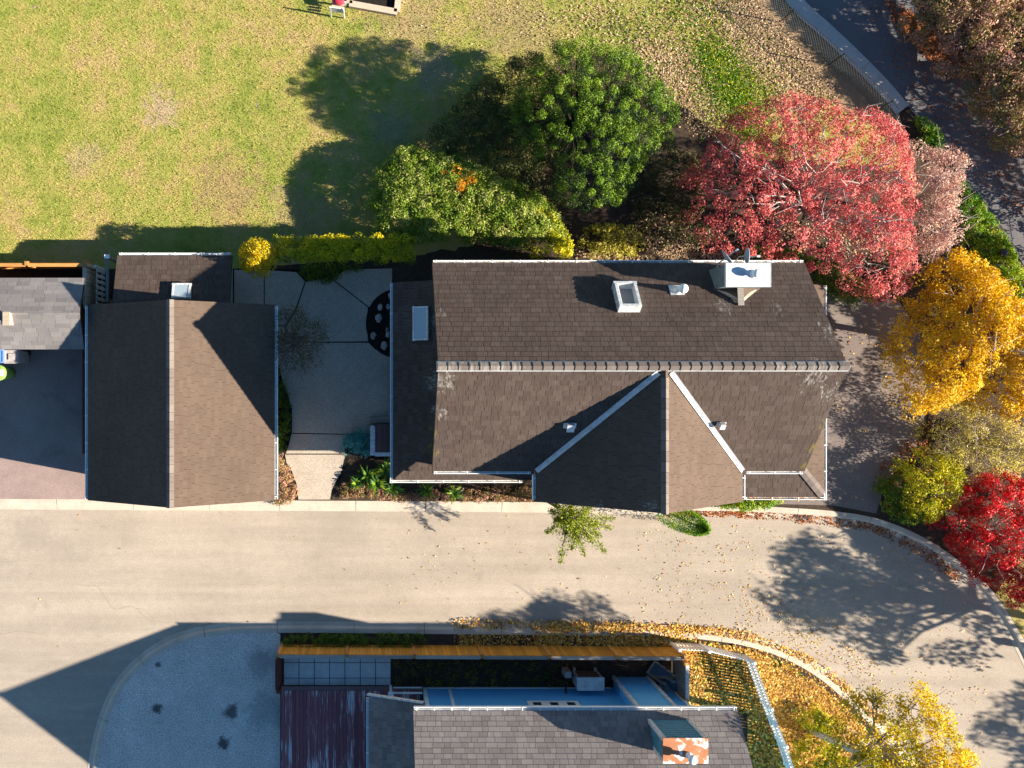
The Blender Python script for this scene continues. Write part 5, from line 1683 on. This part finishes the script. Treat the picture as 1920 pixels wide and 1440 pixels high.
# ball shrub on a tall stem
cb = P(480, 480, 2.5)
ol = [(480 + 33 * math.cos(a), 480 + 33 * math.sin(a)) for a in np.linspace(0, 2 * math.pi, 16)[:-1]]
plant('ball_shrub', 'round golden ball shrub at the left end of the clipped hedge', 'shrub', ol, 2.5, 1.5, 3.2, 120, 0.17, 70, 0.065, M['l_ball'], 0.6, 0.6, base=(cb.x, cb.y), limbs=10, trunk_r=0.06, seed=12, fill=0.4, lump=0.1)
T2 = [(1305, 340), (1325, 275), (1370, 215), (1450, 172), (1530, 166), (1600, 195), (1660, 195), (1715, 240), (1740, 330), (1728, 430), (1735, 520), (1700, 560), (1640, 545), (1590, 505), (1520, 480), (1430, 470), (1350, 450), (1315, 400)]
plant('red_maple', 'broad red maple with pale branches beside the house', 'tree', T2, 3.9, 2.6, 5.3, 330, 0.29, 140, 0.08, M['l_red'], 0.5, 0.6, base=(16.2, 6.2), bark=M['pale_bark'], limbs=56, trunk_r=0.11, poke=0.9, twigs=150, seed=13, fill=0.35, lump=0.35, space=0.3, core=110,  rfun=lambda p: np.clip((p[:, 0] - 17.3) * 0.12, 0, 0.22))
plant('under_maple_shrub', 'dark green shrub below the red maple by the gutter', 'shrub', [(1405, 462), (1500, 470), (1560, 490), (1640, 540), (1650, 575), (1590, 560), (1540, 545), (1515, 490), (1420, 488)], 1.0, 0.2, 1.3, 130, 0.22, 60, 0.085, M['l_laurel'], 0.5, 0.8, limbs=10, trunk_r=0.03, seed=14, bias=-0.1)
plant('pink_tree', 'sparse dusty pink tree between red maple and path', 'tree', [(1700, 250), (1750, 262), (1810, 285), (1812, 320), (1795, 400), (1800, 450), (1755, 500), (1715, 470), (1705, 350)], 3.2, 1.4, 4.2, 150, 0.28, 80, 0.07, M['l_pink'], 0.6, 0.5, bark=M['pale_bark'], limbs=40, trunk_r=0.08, poke=0.8, twigs=160, seed=15, fill=0.4)
T4 = [(1706, 640), (1740, 580), (1780, 535), (1800, 475), (1850, 462), (1890, 510), (1925, 550), (2010, 600), (2010, 790), (1910, 780), (1850, 735), (1800, 770), (1750, 775), (1718, 715)]
plant('yellow_maple', 'golden yellow maple right of the house and driveway', 'tree', T4, 3.7, 1.9, 4.9, 460, 0.32, 130, 0.085, M['l_gold'], 0.65, 0.6, base=(22.3, 1.6), bark=M['pale_bark'], limbs=40, trunk_r=0.13, poke=0.8, twigs=60, seed=16, fill=0.3, lump=0.3, space=0.22, core=150)
plant('twiggy_shrub', 'pale twiggy shrub nearly bare below the yellow maple', 'shrub', [(1735, 790), (1800, 758), (1900, 772), (1960, 830), (1930, 900), (1850, 890), (1780, 870)], 1.6, 0.3, 2.3, 150, 0.26, 60, 0.07, M['l_olive'], 0.5, 0.5, bark=M['tan_bark'], limbs=50, trunk_r=0.06, poke=1.0, twigs=300, seed=17, fill=0.4, bias=0.25)
plant('lime_shrub', 'rounded lime yellow shrub at the driveway corner kerb', 'shrub', [(1690, 880), (1730, 848), (1795, 850), (1818, 900), (1800, 960), (1745, 985), (1700, 965), (1685, 920)], 1.2, 0.2, 1.9, 130, 0.23, 60, 0.075, M['l_yg'], 0.55, 0.7, limbs=14, trunk_r=0.03, seed=18)
plant('dark_corner_shrub', 'dark green low shrub left of the lime shrub at the kerb', 'shrub', [(1645, 940), (1660, 890), (1700, 885), (1715, 930), (1740, 985), (1690, 978)], 0.5, 0.15, 0.9, 70, 0.2, 55, 0.075, M['l_laurel'], 0.55, 0.8, limbs=8, trunk_r=0.02, seed=19, bias=-0.15)
plant('crimson_maple', 'crimson maple at the right edge above the curving kerb', 'tree', [(1775, 990), (1800, 925), (1855, 890), (1930, 895), (2000, 980), (1990, 1090), (1930, 1145), (1885, 1130), (1850, 1080), (1810, 1040)], 1.8, 0.5, 2.5, 260, 0.26, 110, 0.08, M['l_crim'], 0.55, 0.6, bark=M['pale_bark'], limbs=30, trunk_r=0.09, poke=0.7, twigs=50, seed=20)
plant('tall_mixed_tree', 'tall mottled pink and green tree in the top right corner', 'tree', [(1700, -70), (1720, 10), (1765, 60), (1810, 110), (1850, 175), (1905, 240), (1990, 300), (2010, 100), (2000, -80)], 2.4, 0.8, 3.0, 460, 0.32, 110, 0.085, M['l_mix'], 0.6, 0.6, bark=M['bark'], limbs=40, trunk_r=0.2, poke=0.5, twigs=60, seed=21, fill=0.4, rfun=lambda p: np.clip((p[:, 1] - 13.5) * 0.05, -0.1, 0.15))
plant('verge_shrub', 'mottled shrub on the far side of the path at the right edge', 'shrub', [(1905, 235), (1960, 260), (2060, 380), (2120, 520), (2040, 480), (1950, 340)], 1.2, 0.2, 2.0, 110, 0.28, 55, 0.09, M['l_mix'], 0.6, 0.7, limbs=12, trunk_r=0.04, seed=22)
plant('path_side_plants', 'bright green leafy planting on the inner side of the path', 'plants', [(1795, 325), (1830, 360), (1870, 410), (1905, 470), (1930, 540), (1900, 575), (1850, 520), (1815, 460), (1790, 400)], 0.4, 0.12, 0.65, 260, 0.16, 60, 0.085, M['l_green'], 0.35, 0.5, limbs=12, trunk_r=0.012, seed=23, rfun=lambda p: np.clip((7.2 - p[:, 1]) * 0.12, -0.1, 0.3))
plant('small_path_shrub', 'small green shrub beside the path above the pink tree', 'shrub', [(1715, 215), (1745, 225), (1770, 260), (1765, 290), (1730, 265)], 0.5, 0.12, 0.8, 50, 0.17, 50, 0.08, M['l_green'], 0.45, 0.6, limbs=6, trunk_r=0.015, seed=24)
T10 = [(1510, 1470), (1500, 1400), (1540, 1360), (1610, 1345), (1655, 1300), (1690, 1340), (1735, 1285), (1790, 1335), (1835, 1395), (1860, 1470), (1830, 1600), (1600, 1620), (1500, 1560)]
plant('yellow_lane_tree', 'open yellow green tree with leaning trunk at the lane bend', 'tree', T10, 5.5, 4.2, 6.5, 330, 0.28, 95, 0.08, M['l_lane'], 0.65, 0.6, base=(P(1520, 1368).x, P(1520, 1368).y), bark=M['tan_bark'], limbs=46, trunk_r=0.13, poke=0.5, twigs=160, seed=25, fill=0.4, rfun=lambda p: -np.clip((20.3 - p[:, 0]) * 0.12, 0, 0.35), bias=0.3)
plant('lane_tree_undergrowth', 'yellow green bush at the foot of the lane tree', 'shrub', [(1505, 1345), (1535, 1328), (1562, 1350), (1550, 1378), (1520, 1372)], 0.6, 0.15, 0.95, 36, 0.18, 50, 0.08, M['l_yg'], 0.55, 0.7, limbs=6, trunk_r=0.015, seed=26)
plant('picket_corner_bush', 'green and yellow bush at the lower end of the picket fence', 'shrub', [(1500, 1400), (1560, 1385), (1600, 1440), (1590, 1520), (1520, 1540), (1500, 1470)], 0.9, 0.2, 1.3, 90, 0.22, 48, 0.085, M['l_yg'], 0.55, 0.7, limbs=8, trunk_r=0.02, seed=27)
# trees out of frame whose shadows cross the lane


def ghost(label, cx, cy, rx, ry, z0, z1, n, seed):
    ol_ = []
    for a in np.linspace(0, 2 * math.pi, 15)[:-1]:
        x, y = cx + rx * math.cos(a), cy + ry * math.sin(a)
        k_ = F / (D - 5.0)
        ol_.append((NU + x * k_, NV - y * k_))
    plant('verge_tree', label, 'tree', ol_, 5.0, z0, z1, n, 0.5, 60, 0.16, M['l_gold'], 0.7, 0.5, base=(cx, cy), limbs=40, trunk_r=0.15, twigs=60, seed=seed, fill=0.5, group='trees on the verge right of the lane')


ghost('tall yellow tree right of the lane whose shadow falls on the bend', 30.6, -10.2, 4.2, 2.6, 3.6, 6.1, 140, 31)
ghost('yellow tree standing behind the golden maple beyond the right edge', 30.2, 1.6, 2.2, 3.0, 2.6, 4.9, 110, 34)
ghost('broad yellow tree behind the footpath beyond the right edge', 33.5, 10.0, 3.0, 4.2, 2.4, 4.9, 190, 33)
ghost('smaller yellow tree further down the verge right of the lane', 37.9, -16.2, 1.8, 2.3, 3.8, 6.0, 55, 32)
# weeping conifer in front of the house, columnar cypress next to it
wc = root_of('weeping_conifer', (7.0, -4.75, 0.1), 'small weeping conifer with drooping sprays over the lane', 'tree')
rng = np.random.default_rng(40)
tk = MB().tube([(7.0, -4.75, 0.05), (7.1, -4.8, 1.8), (7.25, -4.9, 3.9)], [0.07, 0.05, 0.02], 7)
top = Vector((7.2, -4.87, 3.3))
lp, ld, lr = [], [], []
sprays = [(1030, 958), (1024, 998), (1050, 1056), (1072, 1030), (1096, 1040), (1136, 1036), (1146, 990), (1152, 972), (1040, 975), (1110, 1015), (1120, 985), (1060, 1000), (1100, 960), (1080, 1000), (1055, 980), (1125, 1005), (1070, 950), (1110, 945), (1040, 945), (1086, 1018)]
for i, (u, v) in enumerate(sprays):
    zt = 2.3 if i < 8 else 2.9
    e = P(u, v, zt + rng.uniform(-0.2, 0.3))
    st = top + Vector((0, 0, rng.uniform(-0.5, 0.6)))
    mid = st.lerp(e, 0.55) + Vector((0, 0, 0.25))
    pts_ = [st * (1 - t_) ** 2 + mid * (2 * t_ * (1 - t_)) + e * t_ ** 2 for t_ in np.linspace(0, 1, 7)]
    tk.tube(pts_, [0.02, 0.018, 0.015, 0.012, 0.01, 0.008, 0.005], 4, False)
    n = 480
    tt = rng.random(n) ** 0.8
    seg = np.array([list(st * (1 - t_) ** 2 + mid * (2 * t_ * (1 - t_)) + e * t_ ** 2) for t_ in tt])
    wdt = (0.17 * (1 - tt) + 0.04)[:, None]
    lp.append(seg + rng.normal(size=(n, 3)) * wdt * np.array([1, 1, 0.7]))
    ld.append(np.tile(np.array(e - st), (n, 1)) + rng.normal(size=(n, 3)) * 0.7)
    lr.append(rng.random(n) * 0.6 + 0.25)
tk.build('trunk', M['bark'], wc)
obj_of('crown', leaf_mesh('crown', np.vstack(lp), 0.085, 0.35, M['l_weep'], np.concatenate(lr), up=0.5, rng=rng, dirs=np.vstack(ld)), wc)


def columnar(name, label, x, y, h, rad, m, n, seed, size=0.06):
    rng = np.random.default_rng(seed)
    r_ = root_of(name, (x, y, 0.1), label, 'shrub')
    z = np.where(rng.random(n) < 0.45, h * (1 - 0.4 * rng.random(n) ** 2.4), rng.random(n) ** 0.9 * h)
    rr = rad * np.sqrt(np.clip(1 - (z / h) ** 3, 0, 1)) * np.where(z > h * 0.8, rng.uniform(0.1, 1.05, n), rng.uniform(0.72, 1.05, n)) * (0.85 + 0.15 * np.minimum(z / 0.5, 1))
    a = rng.random(n) * 2 * math.pi
    p = np.column_stack([x + rr * np.cos(a), y + rr * np.sin(a), 0.12 + z])
    lump = 0.5 + 0.25 * np.sin(a * 5 + z * 4) + 0.25 * rng.normal(size=n) * 0.7
    nr = np.column_stack([np.cos(a), np.sin(a), np.full(n, 0.3)]) * 1.2
    obj_of('crown', leaf_mesh('crown', p, size, 0.5, m, np.clip(lump, 0, 1), up=0.2, rng=rng, tilt=nr), r_)
    MB().tube([(x, y, 0.05), (x, y, h * 0.85)], [0.05, 0.015], 7).build('trunk', M['bark'], r_)


columnar('columnar_cypress', 'dense clipped columnar cypress leaning past the front gable', 11.75, -5.2, 4.4, 0.5, M['l_green'], 11000, 41)
# under the right skirt roof
plant('gutter_side_shrub', 'bright yellow green low shrub below the right front gutter', 'shrub', [(1350, 950), (1395, 932), (1450, 932), (1475, 940), (1440, 952), (1390, 958)], 0.6, 0.15, 0.75, 70, 0.16, 60, 0.07, M['l_green'], 0.5, 0.7, limbs=6, trunk_r=0.015, seed=42, bias=0.2)
# courtyard plants
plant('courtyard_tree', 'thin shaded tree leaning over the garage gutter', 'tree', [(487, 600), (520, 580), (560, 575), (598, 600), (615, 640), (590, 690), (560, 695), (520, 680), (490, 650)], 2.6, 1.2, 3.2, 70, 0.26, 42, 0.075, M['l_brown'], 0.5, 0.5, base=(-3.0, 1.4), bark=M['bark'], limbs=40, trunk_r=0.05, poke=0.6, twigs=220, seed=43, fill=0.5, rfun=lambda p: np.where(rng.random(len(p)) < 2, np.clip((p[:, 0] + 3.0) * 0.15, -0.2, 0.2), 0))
plant('garage_bed_plants', 'dark shaded planting along the garage gutter', 'plants', [(512, 690), (527, 690), (533, 720), (543, 760), (542, 800), (533, 850), (512, 850)], 0.4, 0.12, 0.6, 110, 0.15, 50, 0.06, M['l_laurel'], 0.5, 0.7, limbs=10, trunk_r=0.012, seed=44, bias=-0.2)
plant('flowering_bed_plants', 'sunlit pink and green planting at the front garage corner', 'plants', [(512, 838), (522, 840), (540, 880), (556, 915), (554, 942), (512, 945)], 0.4, 0.12, 0.6, 120, 0.14, 55, 0.055, M['l_mix'], 0.55, 0.6, limbs=10, trunk_r=0.012, seed=45)
plant('blue_spruce_shrub', 'low blue green needled shrub beside the entry porch', 'shrub', [(648, 850), (644, 825), (660, 808), (685, 803), (697, 825), (694, 852)], 0.5, 0.12, 0.75, 55, 0.2, 80, 0.085, M['l_teal'], 0.25, 0.5, limbs=8, trunk_r=0.02, seed=46, rad_leaf=True)


def rosette(name, label, u, v, z, n, L, m, seed, w=0.05):
    rng = np.random.default_rng(seed)
    c = P(u, v, z)
    r_ = root_of(name, (c.x, c.y, 0.1), label, 'plant')
    vs, fs, rn = [], [], []
    for i in range(n):
        a = rng.random() * 2 * math.pi
        el = rng.uniform(0.25, 1.25)
        l_ = L * rng.uniform(0.7, 1.15)
        d = Vector((math.cos(a) * math.cos(el), math.sin(a) * math.cos(el), math.sin(el)))
        s = Vector((-math.sin(a), math.cos(a), 0)) * w * rng.uniform(0.7, 1.2)
        p0 = Vector((c.x, c.y, z))
        b = len(vs)
        pts_ = [p0 + d * (l_ * t_) - Vector((0, 0, 0.55 * l_ * t_ * t_)) for t_ in (0.05, 0.4, 0.75, 1.0)]
        for p, ww in zip(pts_, (0.6, 1.0, 0.75, 0.06)):
            p.z = max(p.z, 0.12)
            vs += [p - s * ww, p + s * ww + Vector((0, 0, 0.01))]
        fs += [(b + 2 * k, b + 2 * k + 1, b + 2 * k + 3, b + 2 * k + 2) for k in range(3)]
        rn += [rng.random()] * 8
    mb = MB(); mb.v, mb.f, mb.r = [tuple(p) for p in vs], fs, rn
    mb.build('leaves', m, r_)
    if z > 0.25: MB().tube([(c.x, c.y, 0.05), (c.x, c.y, z + 0.03)], [0.05, 0.04], 7).build('stem', M['bark'], r_)


for i, (u, v, z, n, L, lab) in enumerate([(688, 892, 0.35, 46, 0.62, 'left of the three strap leaved plants south of the porch'), (722, 880, 0.4, 46, 0.6, 'middle strap leaved plant just below the porch railing'),
                                          (735, 915, 0.3, 44, 0.6, 'strap leaved plant under the corner of the gutters'), (800, 920, 0.3, 40, 0.55, 'shaded strap leaved plant below the front gutter'),
                                          (850, 925, 0.3, 40, 0.55, 'strap leaved plant near the middle of the front bed'),
                                          (668, 905, 0.3, 40, 0.5, 'low strap leaved plant nearest the courtyard path'), (705, 905, 0.45, 50, 0.6, 'largest strap leaved plant in the middle of the clump south of the porch')]):
    rosette('strap_leaf_plant', lab, u, v, z, n, L, M['l_fern'], 50 + i, 0.035)
plant('front_bed_plants', 'mixed dry low planting between front gutter and kerb', 'plants', [(640, 905), (660, 900), (760, 925), (900, 915), (1000, 915), (1000, 938), (800, 938), (700, 936), (640, 932)], 0.15, 0.1, 0.3, 330, 0.13, 40, 0.055, M['l_mix'], 0.5, 0.6, limbs=6, trunk_r=0.01, seed=57, bias=-0.05)
rg_ = np.random.default_rng(80)
gd = np.vstack([np.column_stack([rg_.uniform(13.0, 16.7, 260), rg_.normal(-4.34, 0.03, 260), rg_.uniform(2.58, 2.64, 260)]),
                np.column_stack([rg_.uniform(2.2, 14.6, 200), rg_.normal(4.08, 0.025, 200), rg_.uniform(5.08, 5.14, 200)]),
                np.column_stack([rg_.uniform(9.3, 13.5, 40), rg_.uniform(-4.0, -3.9, 40), rg_.uniform(0.12, 0.2, 40)])])
tag(obj_of('gutter_debris', leaf_mesh('gutter_debris', gd, 0.06, 0.6, M['litter_orange'], rg_.random(len(gd)) * 0.7, up=1.5, rng=rg_)), 'small dead leaves caught in the gutters of the main house', 'leaves', kind='stuff')
plant('kerb_hedge', 'low dark hedge strip between cedar fence and south kerb', 'hedge', [(528, 1190), (800, 1190), (800, 1208), (528, 1208)], 0.3, 0.1, 0.42, 170, 0.12, 45, 0.055, M['l_laurel'], 0.5, 0.7, limbs=10, trunk_r=0.01, seed=58, mode='box', bias=-0.2, lump=0.3)
plant('yard_weeds', 'dull grass and weeds in the shaded yard behind the cedar fence', 'plants', [(740, 1240), (1070, 1240), (1070, 1285), (740, 1285)], 0.1, 0.1, 0.16, 140, 0.13, 28, 0.06, M['l_olive'], 0.3, 0.4, limbs=4, trunk_r=0.008, seed=59, mode='box', bias=-0.2)

# ================================================================== FALLEN LEAVES, GRASS OF THE CORNER
isl = [tuple(p) for p in bs if p.x > P(1195, 0).x and p.y > -22]
corner = P2([(1195, 1190), (1260, 1196), (1330, 1203), (1400, 1216), (1470, 1242), (1540, 1288), (1600, 1342), (1650, 1400), (1700, 1500), (1400, 1500), (1400, 1335), (1285, 1335), (1285, 1235), (1195, 1215)])
sheet('corner_lawn', corner, 0.1, M['lawn'])
g = blades('corner_grass', corner, 12000, 0.07, 0.016, M['l_green'], 0.1, 61, 0.9)
tag(g, 'green grass under the fallen leaves at the lane corner', 'grass', kind='stuff')
CORN = [(1195, 1192), (1260, 1196), (1330, 1203), (1400, 1216), (1470, 1242), (1540, 1288), (1600, 1342), (1640, 1390), (1660, 1500), (1400, 1500), (1400, 1335), (1290, 1335), (1290, 1240), (1195, 1212)]
litter('thick orange fallen leaves over the corner by the picket fence', [(CORN, 17000, 0.11), ([(1420, 1240), (1540, 1290), (1640, 1390), (1600, 1500), (1500, 1440), (1450, 1330)], 13000, 0.11)], M['litter_orange'], size=0.11, seed=62)
litter('orange leaves gathered along the south kerb', [([(850, 1160), (1195, 1165), (1195, 1205), (850, 1205)], 1500, 0.06), ([(1000, 1172), (1200, 1168), (1330, 1178), (1300, 1205), (1000, 1206)], 2600, 0.08),
                                                      ([(1250, 1168), (1400, 1180), (1540, 1240), (1660, 1345), (1630, 1360), (1520, 1268), (1390, 1206), (1250, 1190)], 2000, 0.06), ([(860, 1188), (1270, 1190), (1270, 1210), (860, 1210)], 1200, 0.09)], M['litter_orange'], size=0.085, seed=63)
litter('scattered yellow leaves on the lane asphalt', [([(1200, 960), (1700, 1020), (1860, 1160), (1850, 1440), (1660, 1330), (1450, 1190), (1200, 1165)], 900, 0.0), ([(700, 965), (1300, 970), (1300, 1165), (700, 1165)], 120, 0.0), ([(0, 960), (700, 965), (700, 1160), (0, 1300)], 22, 0.0), ([(200, 1230), (520, 1195), (520, 1440), (180, 1440)], 26, 0.1), ([(1380, 1090), (1600, 1180), (1680, 1330), (1560, 1240), (1400, 1175)], 450, 0.0)], M['litter_orange'], size=0.06, seed=64)
litter('rust coloured leaves in the gutter by the driveway', [([(1380, 945), (1470, 948), (1560, 955), (1650, 980), (1730, 1020), (1800, 1075), (1790, 1090), (1720, 1040), (1640, 998), (1540, 982), (1380, 970)], 1500, 0.02), ([(1250, 958), (1400, 950), (1400, 966), (1250, 968)], 500, 0.03), ([(1640, 880), (1740, 780), (1740, 900), (1660, 960)], 700, 0.1)], M['litter_red'], size=0.075, seed=65)
litter('dry tan leaves scattered over the upper right lawn', [([(980, 30), (1350, -20), (1405, 25), (1560, 180), (1540, 210), (1420, 230), (1330, 180), (1210, 85), (1000, 70)], 3800, 0.11), ([(1290, -10), (1350, -30), (1410, 25), (1560, 180), (1530, 200), (1400, 120)], 6000, 0.11),
                                                             ([(1180, 70), (1300, 110), (1370, 210), (1330, 240), (1240, 170), (1180, 95)], 3600, 0.115), ([(650, 20), (1000, 0), (1000, 70), (760, 70)], 120, 0.11)], M['litter_tan'], size=0.075, seed=66, soft=0.4)
litter('brown leaves lying in the shaded garden bed', [([(1080, 470), (1400, 470), (1400, 492), (1080, 492)], 1500, 0.11), ([(1200, 400), (1700, 420), (1700, 560), (1480, 500), (1200, 490)], 2500, 0.11)], M['litter_tan'], size=0.08, seed=67, soft=0.15)
litter('leaves drifted on the footpath and its verge', [([(1600, -10), (1750, 60), (1900, 250), (1930, 420), (1800, 320), (1680, 150)], 1100, 0.11), ([(1640, -20), (1740, 50), (1830, 140), (1780, 150), (1690, 70)], 2600, 0.11)], M['litter_red'], size=0.07, seed=68)
litter('few yellow leaves on the right driveway', [([(1560, 580), (1720, 580), (1720, 850), (1640, 940), (1560, 930)], 160, 0.1)], M['litter_orange'], size=0.08, seed=69)
rg_ = np.random.default_rng(71)
cl_ = np.vstack([rg_.normal(size=(n_, 2)) * np.array([sx_ * 1.5, sy_ * 1.6]) + np.array(P(u_, v_).xy) for u_, v_, sx_, sy_, n_ in
                 ((1330, 100, .35, .35, 900), (1345, 130, .45, .5, 1700), (1370, 165, .5, .45, 2200), (1385, 205, .45, .4, 1900), (1310, 20, .5, .3, 700), (1260, 60, .8, .4, 300), (1420, 240, .4, .3, 800), (1180, 55, .7, .3, 250))])
cz_ = np.column_stack([cl_, rg_.uniform(0.12, 0.19, len(cl_))])
tag(obj_of('weed_patch', leaf_mesh('weed_patch', cz_, 0.11, 0.3, M['l_green'], rg_.random(len(cz_)) * 0.8 + 0.25, up=0.5, rng=rg_)), 'lush green weeds between the leaf litter and the red maple', 'weeds', kind='stuff')
for k in [o for o in bpy.data.objects]:
    if '_w' in k: del k['_w']
